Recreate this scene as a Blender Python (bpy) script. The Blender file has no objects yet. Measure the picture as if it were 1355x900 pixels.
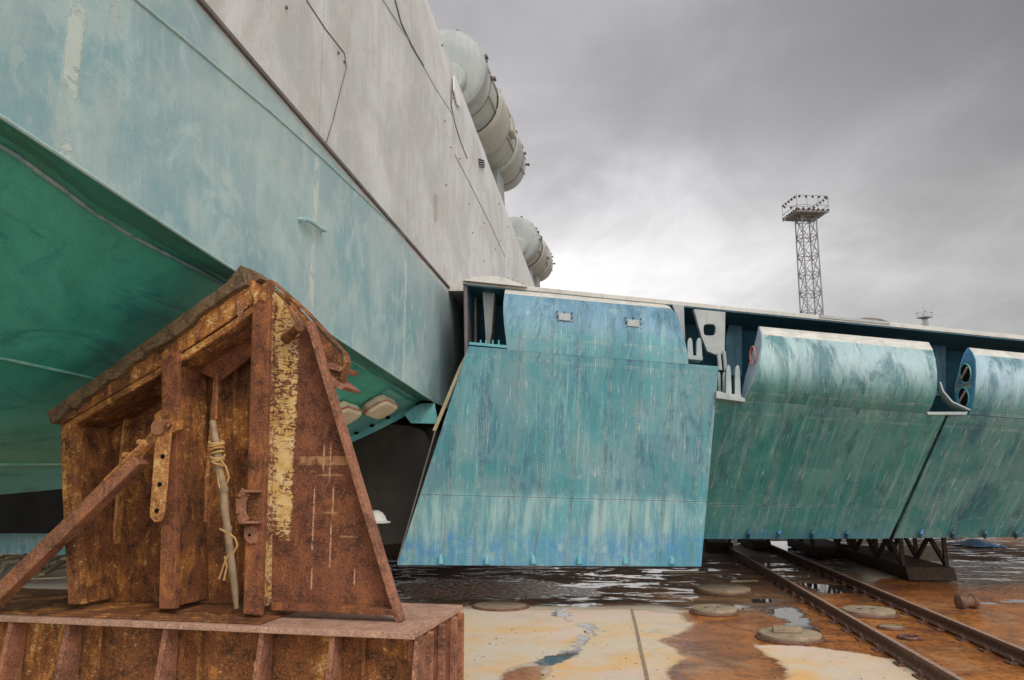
import bpy, bmesh, math, random
import numpy as np
from mathutils import Vector, Matrix
random.seed(7)
R = math.radians
scene = bpy.context.scene
col = scene.collection

# ------------------------------------------------------------------ camera
F, CX, CY, EYE = 1054.0, 677.5, 450.0, 2.0
PITCH = R(9.69)
cd = bpy.data.cameras.new('camera'); cam = bpy.data.objects.new('camera', cd); col.objects.link(cam)
cam.location = (0, 0, EYE); cam.rotation_euler = (R(90) + PITCH, 0, 0)
cd.sensor_width = 36; cd.lens = F / 1355 * 36; cd.clip_start = 0.05; cd.clip_end = 3000
scene.camera = cam
scene.view_settings.view_transform = 'Standard'
scene.view_settings.look = 'None'
scene.view_settings.gamma = 1.0
scene.view_settings.exposure = 0.30

# ------------------------------------------------------------------ node helpers
class NT:
    def __init__(s, tree):
        s.t = tree; s.n = tree.nodes; s.l = tree.links
    def new(s, typ, **kw):
        n = s.n.new(typ)
        for k, v in kw.items(): setattr(n, k, v)
        return n
    def put(s, sock, val):
        if isinstance(val, bpy.types.NodeSocket): s.l.new(val, sock)
        else:
            if sock.type == 'RGBA' and not isinstance(val, (int, float)) and len(val) == 3: val = (*val, 1)
            sock.default_value = val
    def math(s, op, a, b=0.0, c=None, clamp=False):
        n = s.new('ShaderNodeMath', operation=op, use_clamp=clamp)
        s.put(n.inputs[0], a); s.put(n.inputs[1], b)
        if c is not None: s.put(n.inputs[2], c)
        return n.outputs[0]
    def mix(s, f, a, b, mode='MIX'):
        n = s.new('ShaderNodeMix', data_type='RGBA', blend_type=mode, clamp_factor=True)
        s.put(n.inputs[0], f); s.put(n.inputs[6], a); s.put(n.inputs[7], b)
        return n.outputs[2]
    def fmix(s, f, a, b):
        n = s.new('ShaderNodeMix', data_type='FLOAT', clamp_factor=True)
        s.put(n.inputs[0], f); s.put(n.inputs[2], a); s.put(n.inputs[3], b)
        return n.outputs[0]
    def mapping(s, vec, scale=(1, 1, 1), loc=(0, 0, 0), rot=(0, 0, 0)):
        n = s.new('ShaderNodeMapping'); s.put(n.inputs[0], vec)
        n.inputs[1].default_value = loc; n.inputs[2].default_value = rot; n.inputs[3].default_value = scale
        return n.outputs[0]
    def noise(s, vec, scale=1.0, detail=6, rough=.6, dist=0.0):
        n = s.new('ShaderNodeTexNoise'); s.put(n.inputs['Vector'], vec)
        n.inputs['Scale'].default_value = scale; n.inputs['Detail'].default_value = detail
        n.inputs['Roughness'].default_value = rough; n.inputs['Distortion'].default_value = dist
        return n.outputs[0]
    def step(s, v, a, b):          # smooth 0..1 between a and b
        n = s.new('ShaderNodeMapRange', interpolation_type='SMOOTHSTEP')
        s.put(n.inputs[0], v)
        if a < b:
            n.inputs[1].default_value = a; n.inputs[2].default_value = b; n.inputs[3].default_value = 0; n.inputs[4].default_value = 1
        else:
            n.inputs[1].default_value = b; n.inputs[2].default_value = a; n.inputs[3].default_value = 1; n.inputs[4].default_value = 0
        return n.outputs[0]
    def sep(s, v):
        n = s.new('ShaderNodeSeparateXYZ'); s.put(n.inputs[0], v); return n.outputs
    def uv(s):
        n = s.new('ShaderNodeUVMap'); n.uv_map = 'UVMap'; return n.outputs[0]
    def obj(s):
        return s.new('ShaderNodeTexCoord').outputs['Object']
    def attr(s, name):
        n = s.new('ShaderNodeAttribute'); n.attribute_name = name; return n.outputs['Fac']
    def bump(s, h, strength=.3, dist=.02, normal=None):
        n = s.new('ShaderNodeBump'); n.inputs['Strength'].default_value = strength
        n.inputs['Distance'].default_value = dist; s.put(n.inputs['Height'], h)
        if normal is not None: s.put(n.inputs['Normal'], normal)
        return n.outputs[0]

def mat(name):
    m = bpy.data.materials.new(name); m.use_nodes = True
    t = NT(m.node_tree); b = m.node_tree.nodes['Principled BSDF']
    return m, t, b

# ------------------------------------------------------------------ world: overcast sky
SUN_EL, SUN_AZ = R(48), R(150)      # high, behind the camera's right shoulder (azimuth clockwise from +Y)
w = bpy.data.worlds.new('World'); scene.world = w; w.use_nodes = True
t = NT(w.node_tree)
for n in list(t.n): t.n.remove(n)
sky = t.new('ShaderNodeTexSky', sky_type='NISHITA'); sky.sun_disc = False
sky.sun_elevation = SUN_EL; sky.sun_rotation = SUN_AZ
d = t.new('ShaderNodeTexCoord').outputs['Generated']
sx, sy, sz = t.sep(d)
zz = t.math('ADD', t.math('MAXIMUM', sz, 0.0), 0.22)
cmb = t.new('ShaderNodeCombineXYZ')
t.put(cmb.inputs[0], t.math('DIVIDE', sx, zz)); t.put(cmb.inputs[1], t.math('DIVIDE', sy, zz)); t.put(cmb.inputs[2], 0.0)
n1 = t.noise(t.mapping(cmb.outputs[0], scale=(.75, .55, 1), loc=(3.1, 1.7, 0)), 1.1, 5, .52, .25)
n2 = t.noise(t.mapping(cmb.outputs[0], scale=(.5, 1.3, 1), loc=(9, 4, 0)), 1.3, 4, .5, .2)
n3 = t.noise(t.mapping(cmb.outputs[0], scale=(2.2, 1.4, 1), loc=(1, 4, 0)), 1.6, 7, .6, .5)
n1 = t.math('ADD', t.math('MULTIPLY', n1, .50), t.math('ADD', t.math('MULTIPLY', n2, .25), t.math('MULTIPLY', n3, .25)))
cl = t.step(n1, .37, .62)
base = t.fmix(cl, .27, .43)
# the cloud deck thins low over the water; unseen sky behind the camera is brightened to light the hull
lowb = t.step(sz, .56, .12)
gx = t.math('SUBTRACT', sx, .01)
glow = t.math('MULTIPLY', t.step(t.math('ABSOLUTE', gx), .75, .0), t.math('MULTIPLY', t.step(sz, .50, .27), t.step(sy, 0, .3)))
back = t.step(sy, .25, -.8)
v = t.math('ADD', base, t.math('MULTIPLY', lowb, .18))
v = t.math('ADD', v, t.math('MULTIPLY', glow, t.math('ADD', .10, t.math('MULTIPLY', cl, .30))))
side = t.step(sx, .18, .62)
v = t.math('MULTIPLY', v, t.math('SUBTRACT', 1.0, t.math('MULTIPLY', side, .35)))
v = t.math('ADD', v, t.math('MULTIPLY', back, 1.5))
tint = t.mix(t.step(sz, .05, .5), (1.0, .985, .965), (.975, .95, .985))
cloud = t.mix(1.0, tint, v, 'MULTIPLY')
b1 = t.new('ShaderNodeBackground'); t.put(b1.inputs[0], sky.outputs[0]); b1.inputs[1].default_value = .06
b2 = t.new('ShaderNodeBackground'); t.put(b2.inputs[0], cloud); b2.inputs[1].default_value = 1.0
mx = t.new('ShaderNodeMixShader'); mx.inputs[0].default_value = .96
t.l.new(b1.outputs[0], mx.inputs[1]); t.l.new(b2.outputs[0], mx.inputs[2])
out = t.new('ShaderNodeOutputWorld'); t.l.new(mx.outputs[0], out.inputs[0])

sd = bpy.data.lights.new('sun', 'SUN'); sd.energy = 1.1; sd.angle = R(25); sd.color = (1, .96, .9)
so = bpy.data.objects.new('sun', sd); col.objects.link(so)
sdir = Vector((math.sin(SUN_AZ) * math.cos(SUN_EL), math.cos(SUN_AZ) * math.cos(SUN_EL), math.sin(SUN_EL)))
so.rotation_euler = sdir.to_track_quat('Z', 'Y').to_euler(); so.location = (0, -20, 40)

# ------------------------------------------------------------------ frames and calibrated points
cp, sp = math.cos(PITCH), math.sin(PITCH)
def ray(px, py):
    a, b = px - CX, CY - py
    return Vector((a, F * cp - b * sp, F * sp + b * cp))
def P(px, py, Y):                      # point at world depth Y
    r = ray(px, py); k = Y / r.y
    return Vector((r.x * k, Y, EYE + r.z * k))
def PG(px, py, z=0.0):                 # point on a level plane
    r = ray(px, py); k = (z - EYE) / r.z
    return Vector((r.x * k, r.y * k, z))
TH = R(6.65); cH, sH = math.cos(TH), math.sin(TH)
def H(s, tt, z): return Vector((s * sH + tt * cH, s * cH - tt * sH, z))
def PH(px, py, tt=-2.8):               # (s, z) on the hull-parallel plane at offset tt
    r = ray(px, py); k = tt / (r.x * cH - r.y * sH)
    return (r.x * sH + r.y * cH) * k, EYE + r.z * k
TC = R(12.0); cC, sC = math.cos(TC), math.sin(TC)
K0 = PG(548, 838, 1.05)
def C(u, v, z): return Vector((K0.x + u * cC + v * sC, K0.y - u * sC + v * cC, z))
def PC(px, py, v):                     # (u, z) on cradle plane at depth v
    r = ray(px, py); k = (v + K0.x * sC + K0.y * cC) / (r.x * sC + r.y * cC)
    x, y = r.x * k, r.y * k
    return (x - K0.x) * cC - (y - K0.y) * sC, EYE + r.z * k

# ------------------------------------------------------------------ object helpers
def tag(o, label=None, cat=None, group=None, kind=None):
    if label: o['label'] = label
    if cat: o['category'] = cat
    if group: o['group'] = group
    if kind: o['kind'] = kind
    return o
def empty(name, loc, label, cat, group=None):
    o = bpy.data.objects.new(name, None); col.objects.link(o); o.location = loc
    o.empty_display_size = .3
    return tag(o, label, cat, group)
def world_loc(o):
    v = Vector(o.location)
    while o.parent: o = o.parent; v += Vector(o.location)
    return v

class MB:
    def __init__(s): s.v = []; s.f = []; s.uv = []
    def face(s, idx, uvs=None): s.f.append(tuple(idx)); s.uv.append(uvs)
    def verts(s, pts):
        i = len(s.v); s.v += [Vector(p) for p in pts]; return list(range(i, i + len(pts)))
    def prism(s, pts, off):            # polygon extruded by vector off
        n = len(pts); off = Vector(off)
        a = s.verts(pts); b = s.verts([Vector(p) + off for p in pts])
        s.face(a[::-1]); s.face(b)
        for i in range(n):
            j = (i + 1) % n; s.face((a[i], a[j], b[j], b[i]))
        return s
    def box(s, c, ax, ay, az):         # centre + half axes
        c, ax, ay, az = map(Vector, (c, ax, ay, az))
        q = [c - ax - ay - az, c + ax - ay - az, c + ax + ay - az, c - ax + ay - az]
        return s.prism(q, az * 2)
    def beam(s, a, b, w, h, up=(0, 0, 1)):
        a, b = Vector(a), Vector(b); d = (b - a); L = d.length; d.normalize()
        x = d.cross(Vector(up))
        if x.length < 1e-4: x = d.cross(Vector((0, 1, 0)))
        x.normalize(); y = x.cross(d)
        return s.box((a + b) / 2, x * w / 2, y * h / 2, d * L / 2)
    def tube(s, pts, r, n=8, caps=True):
        pts = [Vector(p) for p in pts]; rings = []
        rs = r if isinstance(r, (list, tuple)) else [r] * len(pts)
        x = None
        for i, p in enumerate(pts):
            d = (pts[min(i + 1, len(pts) - 1)] - pts[max(i - 1, 0)]).normalized()
            if x is None:
                x = d.cross(Vector((0, 0, 1)));
                if x.length < 1e-3: x = d.cross(Vector((1, 0, 0)))
            else: x = x - d * x.dot(d)
            x.normalize(); y = d.cross(x)
            rings.append(s.verts([p + (x * math.cos(2 * math.pi * k / n) + y * math.sin(2 * math.pi * k / n)) * rs[i] for k in range(n)]))
        for a, b in zip(rings, rings[1:]):
            for k in range(n): s.face((a[k], a[(k + 1) % n], b[(k + 1) % n], b[k]))
        if caps: s.face(rings[0][::-1]); s.face(rings[-1])
        return s
    def lathe(s, origin, axis, prof, n=32):   # prof: (distance along axis, radius)
        o, d = Vector(origin), Vector(axis).normalized()
        pts = [o + d * a for a, r in prof]
        x = d.cross(Vector((0, 0, 1)))
        if x.length < 1e-3: x = Vector((1, 0, 0))
        x.normalize(); y = d.cross(x); rings = []
        for (a, r), p in zip(prof, pts):
            rings.append(s.verts([p + (x * math.cos(2 * math.pi * k / n) + y * math.sin(2 * math.pi * k / n)) * max(r, 1e-4) for k in range(n)]))
        for a, b in zip(rings, rings[1:]):
            for k in range(n): s.face((a[k], a[(k + 1) % n], b[(k + 1) % n], b[k]))
        s.face(rings[0][::-1]); s.face(rings[-1])
        return s
    def build(s, name, material, parent=None, bevel=0, smooth=False, seg=2):
        me = bpy.data.meshes.new(name)
        off = world_loc(parent) if parent else Vector((0, 0, 0))
        me.from_pydata([v - off for v in s.v], [], s.f)
        if any(u is not None for u in s.uv):
            l = me.uv_layers.new(name='UVMap'); k = 0
            for fi, p in enumerate(me.polygons):
                for j in range(p.loop_total):
                    if s.uv[fi] is not None: l.data[k].uv = s.uv[fi][j]
                    else:
                        q = me.vertices[me.loops[k].vertex_index].co; l.data[k].uv = (q.x, q.z)
                    k += 1
        me.materials.append(material)
        bm = bmesh.new(); bm.from_mesh(me)
        bmesh.ops.recalc_face_normals(bm, faces=bm.faces[:]); bm.to_mesh(me); bm.free()
        if smooth:
            for p in me.polygons: p.use_smooth = True
            try: me.set_sharp_from_angle(angle=R(35))
            except Exception: pass
        o = bpy.data.objects.new(name, me); col.objects.link(o)
        if parent: o.parent = parent
        if bevel:
            m = o.modifiers.new('edge', 'BEVEL'); m.width = bevel; m.segments = seg; m.limit_method = 'ANGLE'; m.angle_limit = R(40)
        return o
def rootbase(mb):                       # move origin of a one-mesh thing to its base
    xs = [v.x for v in mb.v]; ys = [v.y for v in mb.v]; zs = [v.z for v in mb.v]
    return Vector(((min(xs) + max(xs)) / 2, (min(ys) + max(ys)) / 2, min(zs)))
def single(mb, name, material, label=None, cat=None, group=None, kind=None, **kw):
    o = mb.build(name, material, None, **kw)
    c = rootbase(mb)
    o.data.transform(Matrix.Translation(-c)); o.location = c
    return tag(o, label, cat, group, kind)
def loft(sections, closed_u=False, u0=0.0, uvfun=None):
    """sections: list of point lists (same length). UV: u = distance along the row, v = distance along the column."""
    mb = MB(); ids = [mb.verts(sec) for sec in sections]
    for i in range(len(ids) - 1):
        for j in range(len(ids[0]) - 1):
            q = (ids[i][j], ids[i + 1][j], ids[i + 1][j + 1], ids[i][j + 1])
            mb.face(q, [uvfun(i, j), uvfun(i + 1, j), uvfun(i + 1, j + 1), uvfun(i, j + 1)] if uvfun else None)
    return mb, ids

# ------------------------------------------------------------------ materials
def dots(t, vec, pitch, rad, jitter=None):
    """soft round rivet heads on a grid of the given pitch (x, y)"""
    x, y, z = t.sep(vec)
    fx = t.math('SUBTRACT', t.math('FRACT', t.math('DIVIDE', x, pitch[0])), .5)
    fy = t.math('SUBTRACT', t.math('FRACT', t.math('DIVIDE', y, pitch[1])), .5)
    fx = t.math('MULTIPLY', fx, pitch[0]); fy = t.math('MULTIPLY', fy, pitch[1])
    dd = t.math('SQRT', t.math('ADD', t.math('MULTIPLY', fx, fx), t.math('MULTIPLY', fy, fy)))
    return t.step(dd, rad, rad * .55)

def paint_flap(name, c_main, c_alt, c_blue, c_pale, pale=.35, band=None, low=None, rough=.5, rowp=.47, seed=0.0, slope=0.0, top=None, topw=(.9, 1.3), skew=0.0, lowamt=.5):
    """v runs down from the lip of the nose; 'top' = paint of the nose, fading into the body paint between topw."""
    m, t, b = mat(name); uv = t.uv()
    x, y, z = t.sep(uv)
    cx_ = t.new('ShaderNodeCombineXYZ'); t.put(cx_.inputs[0], t.math('ADD', x, t.math('MULTIPLY', y, skew))); t.put(cx_.inputs[1], y)
    uvd = t.mapping(cx_.outputs[0], loc=(seed, seed * .7, 0))
    big = t.noise(uvd, .8, 6, .62, .5)
    pat = t.noise(t.mapping(uvd, scale=(2.4, .9, 1), loc=(1, 6, 0)), 1, 7, .68, .6)
    med = t.noise(uvd, 4.2, 7, .68, .5)
    s1 = t.noise(t.mapping(uvd, scale=(11, .7, 1)), 1, 7, .7, .6)
    s2 = t.noise(t.mapping(uvd, scale=(38, 2.6, 1), loc=(4, 2, 0)), 1, 6, .74, .5)
    s3 = t.noise(t.mapping(uvd, scale=(22, 3.2, 1), loc=(14, 7, 0)), 1, 6, .76, .8)
    fine = t.noise(uvd, 55, 4, .75)
    wob = t.math('MULTIPLY', t.math('SUBTRACT', med, .5), .2)
    c = t.mix(t.step(big, .40, .60), c_main, c_alt)
    if top is not None:
        kt = t.step(t.math('ADD', y, t.math('ADD', t.math('MULTIPLY', wob, 1.5), t.math('MULTIPLY', t.math('SUBTRACT', s1, .5), .9))), topw[1], topw[0])
        c = t.mix(kt, c, t.mix(t.step(pat, .42, .6), top, tuple(k * .72 for k in top)))
    c = t.mix(t.math('MULTIPLY', t.step(pat, .50, .62), .75), c, c_blue)
    c = t.mix(t.math('MULTIPLY', t.step(t.math('ADD', t.math('MULTIPLY', pat, .5), t.math('MULTIPLY', s2, .5)), .47, .36), .7), c, tuple((a_ + .16) * .62 for a_ in c_alt))
    c = t.mix(t.math('MULTIPLY', t.step(s1, .50, .68), .55), c, c_pale)
    worn = t.step(t.math('ADD', t.math('MULTIPLY', s2, .62), t.math('MULTIPLY', med, .40)), .565, .66)
    c = t.mix(t.math('MULTIPLY', worn, pale), c, (.50, .54, .48))
    scr = t.step(t.math('ADD', t.math('MULTIPLY', s2, .75), t.math('MULTIPLY', fine, .25)), .60, .64)
    c = t.mix(t.math('MULTIPLY', scr, pale), c, (.62, .64, .58))
    dark = t.step(t.math('ADD', t.math('MULTIPLY', s3, .62), t.math('MULTIPLY', pat, .38)), .505, .63)
    c = t.mix(t.math('MULTIPLY', dark, .75), c, t.mix(1.0, c, (.42, .46, .45), 'MULTIPLY'))
    cc_ = t.new('ShaderNodeCombineXYZ'); t.put(cc_.inputs[0], t.math('FLOOR', t.math('ADD', t.math('DIVIDE', t.math('ADD', x, t.math('MULTIPLY', y, slope)), rowp), .5))); t.put(cc_.inputs[1], t.math('FLOOR', t.math('DIVIDE', y, 1.15)))
    wn = t.new('ShaderNodeTexWhiteNoise'); t.put(wn.inputs['Vector'], cc_.outputs[0])
    c = t.mix(1.0, c, t.mix(wn.outputs[0], (.84, .86, .88), (1.12, 1.08, 1.04)), 'MULTIPLY')
    ochre = t.step(t.math('ADD', t.math('MULTIPLY', s3, .5), t.math('MULTIPLY', fine, .5)), .60, .65)
    c = t.mix(t.math('MULTIPLY', ochre, .55), c, (.26, .19, .11))
    if low is not None:
        k = t.step(t.math('ADD', y, wob), low - .14, low + .06)
        cell = t.step(t.noise(t.mapping(uvd, scale=(9, .9, 1), loc=(3, 3, 0)), 1, 7, .72, .25), .40, .62)
        c = t.mix(t.math('MULTIPLY', k, t.math('ADD', .10 * lowamt, t.math('MULTIPLY', t.math('MULTIPLY', cell, t.step(big, .38, .56)), lowamt * 1.5))), c, (.38, .48, .42))
        c = t.mix(t.math('MULTIPLY', t.math('MULTIPLY', k, lowamt), .55), c, (.10, .34, .40))
        k2 = t.step(t.math('ADD', y, t.math('MULTIPLY', wob, 2.0)), low + .40, low + .72)
        c = t.mix(t.math('MULTIPLY', k2, t.math('MULTIPLY', t.step(t.math('ADD', t.math('MULTIPLY', fine, .5), t.math('MULTIPLY', med, .5)), .44, .56), .75)), c, (.04, .20, .40))
    if band is not None:
        k = t.step(t.math('ADD', y, t.math('MULTIPLY', t.math('SUBTRACT', s2, .5), .06)), band + .008, band - .008)
        cb = t.mix(t.step(med, .35, .65), (.56, .54, .47), (.40, .39, .34))
        cb = t.mix(t.math('MULTIPLY', t.step(s1, .5, .7), .5), cb, (.34, .36, .34))
        c = t.mix(k, c, cb)
    fx = t.math('ABSOLUTE', t.math('SUBTRACT', t.math('FRACT', t.math('DIVIDE', t.math('ADD', x, t.math('MULTIPLY', y, slope)), rowp)), .5))
    colm = t.step(t.math('MULTIPLY', fx, rowp), .036, .032)
    if top is not None: colm = t.math('MULTIPLY', colm, t.fmix(t.step(y, .9, 1.15), .25, 1.0))
    dt = dots(t, uv, (.024, .028), .0085)
    body = t.step(y, topw[0] * .5, topw[1] * .8) if top is not None else 1.0
    lw = low or 2.0
    riv = t.math('MULTIPLY', colm, dt)
    rowsel = t.math('ADD', t.step(t.math('ABSOLUTE', t.math('SUBTRACT', y, lw)), .035, .028), t.step(t.math('ABSOLUTE', t.math('SUBTRACT', y, topw[1])), .03, .024))
    riv = t.math('MAXIMUM', riv, t.math('MULTIPLY', rowsel, dt))
    thin = t.step(t.math('MULTIPLY', t.math('ABSOLUTE', t.math('SUBTRACT', t.math('FRACT', t.math('DIVIDE', x, .155)), .5)), .155), .012, .009)
    lowk = t.step(y, lw, lw + .02)
    riv = t.math('MAXIMUM', riv, t.math('MULTIPLY', t.math('MULTIPLY', thin, dots(t, uv, (.0262, .045), .010)), t.math('ADD', .25, t.math('MULTIPLY', lowk, .7))))
    c = t.mix(t.math('MULTIPLY', riv, t.math('MULTIPLY', t.step(med, .38, .6), .8)), c, (.46, .52, .48))
    hol = t.math('MULTIPLY', t.math('MULTIPLY', colm, t.math('SUBTRACT', 1, dt)), .26)
    c = t.mix(hol, c, tuple(k * .35 for k in c_main))
    c = t.mix(t.math('MULTIPLY', t.math('MULTIPLY', riv, t.step(s3, .52, .60)), .7), c, (.12, .07, .04))
    seam = t.step(t.math('ABSOLUTE', t.math('SUBTRACT', y, lw)), .006, .003)
    c = t.mix(t.math('MULTIPLY', seam, .7), c, (.02, .05, .07))
    t.put(b.inputs['Base Color'], c)
    t.put(b.inputs['Roughness'], t.fmix(med, rough - .1, rough + .25))
    h = t.math('ADD', t.math('MULTIPLY', riv, .35), t.math('MULTIPLY', t.noise(t.mapping(uv, scale=(3.2, .9, 1)), 1, 2, .5), 1.4))
    h = t.math('ADD', h, t.math('MULTIPLY', worn, .14))
    t.put(b.inputs['Normal'], t.bump(h, .6, .012))
    return m

def paint_plain(name, c1, c2, c3, rough=.5, sc=1.0, streak=True, chips=.25, chipcol=(.09, .05, .035), src='obj'):
    m, t, b = mat(name); v = t.obj() if src == 'obj' else t.uv()
    big = t.noise(v, 1.1 * sc, 6, .6, .4)
    st = t.noise(t.mapping(v, scale=(9, 9, .7) if src == 'obj' else (9, .7, 1)), sc, 6, .65, .3) if streak else t.noise(v, 4 * sc, 6, .6)
    fine = t.noise(v, 30 * sc, 5, .7)
    c = t.mix(t.step(big, .35, .68), c1, c2)
    c = t.mix(t.math('MULTIPLY', t.step(st, .48, .76), .7), c, c3)
    ch = t.step(t.math('ADD', t.math('MULTIPLY', fine, .55), t.math('MULTIPLY', big, .45)), .60, .64)
    c = t.mix(t.math('MULTIPLY', ch, chips), c, chipcol)
    t.put(b.inputs['Base Color'], c); t.put(b.inputs['Roughness'], t.fmix(st, rough - .08, rough + .2))
    t.put(b.inputs['Normal'], t.bump(t.math('ADD', fine, t.math('MULTIPLY', big, 2)), .25, .006))
    return m

def rust(name, dark=(.055, .024, .014), mid=(.17, .065, .032), hot=(.40, .15, .035), hotamt=.5, yellow=0.0, ystrip=None, sc=1.0, rough=.82, pale=0.0, marks=False):
    m, t, b = mat(name); v = t.obj()
    big = t.noise(v, 1.6 * sc, 6, .62, .8)
    med = t.noise(t.mapping(v, loc=(5, 2, 9)), 7 * sc, 7, .68, .5)
    st = t.noise(t.mapping(v, scale=(9, 9, 3.6)), sc, 7, .72, .7)
    fine = t.noise(v, 48, 5, .82)
    spk = t.noise(t.mapping(v, loc=(2, 7, 1)), 130, 3, .7)
    dark, mid, hot = tuple(k * 1.25 for k in dark), tuple(k * 1.35 for k in mid), tuple(k * 1.25 for k in hot)
    c = t.mix(t.step(med, .32, .62), dark, mid)
    hotm = t.step(t.math('ADD', t.math('MULTIPLY', st, .5), t.math('MULTIPLY', big, .55)), .50, .68)
    c = t.mix(t.math('MULTIPLY', hotm, hotamt), c, hot)
    c = t.mix(t.math('MULTIPLY', t.step(fine, .52, .62), .6), c, tuple(min(1, k * 1.9) for k in mid))
    c = t.mix(t.math('MULTIPLY', t.step(spk, .52, .60), .7), c, tuple(k * .45 for k in dark))
    c = t.mix(t.math('MULTIPLY', t.step(t.noise(t.mapping(v, loc=(8, 1, 4)), 95, 3, .7), .60, .66), .55), c, hot)
    if pale: c = t.mix(t.math('MULTIPLY', t.step(big, .4, .65), pale), c, (.38, .24, .17))
    if yellow:
        dash = t.noise(t.mapping(v, scale=(22, 22, 48)), 1, 6, .75, .8)
        ysum = t.math('ADD', t.math('MULTIPLY', st, .22), t.math('ADD', t.math('MULTIPLY', dash, .52), t.math('MULTIPLY', big, .26)))
        ym = t.step(ysum, .575 - .08 * yellow, .60 - .08 * yellow)
        if ystrip is not None:
            x, y, z = t.sep(t.uv())
            k = t.math('MULTIPLY', t.step(x, ystrip[0] - .02, ystrip[0] + .02), t.step(x, ystrip[1] + .05, ystrip[1] - .02))
            k = t.math('MULTIPLY', k, t.step(y, ystrip[2] - .3, ystrip[2] + .3))
            ysum = t.math('ADD', ysum, t.math('MULTIPLY', t.math('SUBTRACT', k, 1.0), .22)); ym = t.step(ysum, .575 - .08 * yellow, .60 - .08 * yellow)
        c = t.mix(ym, c, t.mix(t.step(med, .35, .65), (.56, .33, .09), (.66, .50, .25)))
    if marks:      # scratched chalk and weld marks: thin pale verticals and a pale band
        x, y, z = t.sep(t.uv())
        for (x0, y0, y1) in ((.34, .38, .86), (.345, .12, .30), (.475, .26, .60), (.482, .62, .86), (.45, .86, 1.16), (.40, .93, 1.15), (.66, .15, .30)):
            k = t.math('MULTIPLY', t.step(t.math('ABSOLUTE', t.math('SUBTRACT', t.math('ADD', x, t.math('MULTIPLY', t.math('SUBTRACT', fine, .5), .012)), x0)), .009, .003), t.math('MULTIPLY', t.step(y, y0, y0 + .05), t.step(y, y1, y1 - .05)))
            c = t.mix(t.math('MULTIPLY', k, t.step(fine, .42, .5)), c, (.50, .27, .16))
        for (y0, x0, x1, hw) in ((1.02, .20, .70, .028), (.66, .40, .54, .004), (.50, .52, .66, .003), (.92, .34, .56, .003)):
            k = t.math('MULTIPLY', t.step(t.math('ABSOLUTE', t.math('SUBTRACT', y, y0)), hw + .006, hw), t.math('MULTIPLY', t.step(x, x0, x0 + .05), t.step(x, x1, x1 - .03)))
            c = t.mix(t.math('MULTIPLY', k, t.math('MULTIPLY', t.step(med, .36, .55), .75)), c, (.46, .24, .11))
    t.put(b.inputs['Base Color'], c); t.put(b.inputs['Roughness'], t.fmix(med, rough - .15, rough + .1))
    b.inputs['Specular IOR Level'].default_value = .3
    h = t.math('ADD', t.math('MULTIPLY', med, 1.2), t.math('ADD', fine, t.math('MULTIPLY', spk, .4)))
    t.put(b.inputs['Normal'], t.bump(h, .6, .008))
    return m

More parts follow.
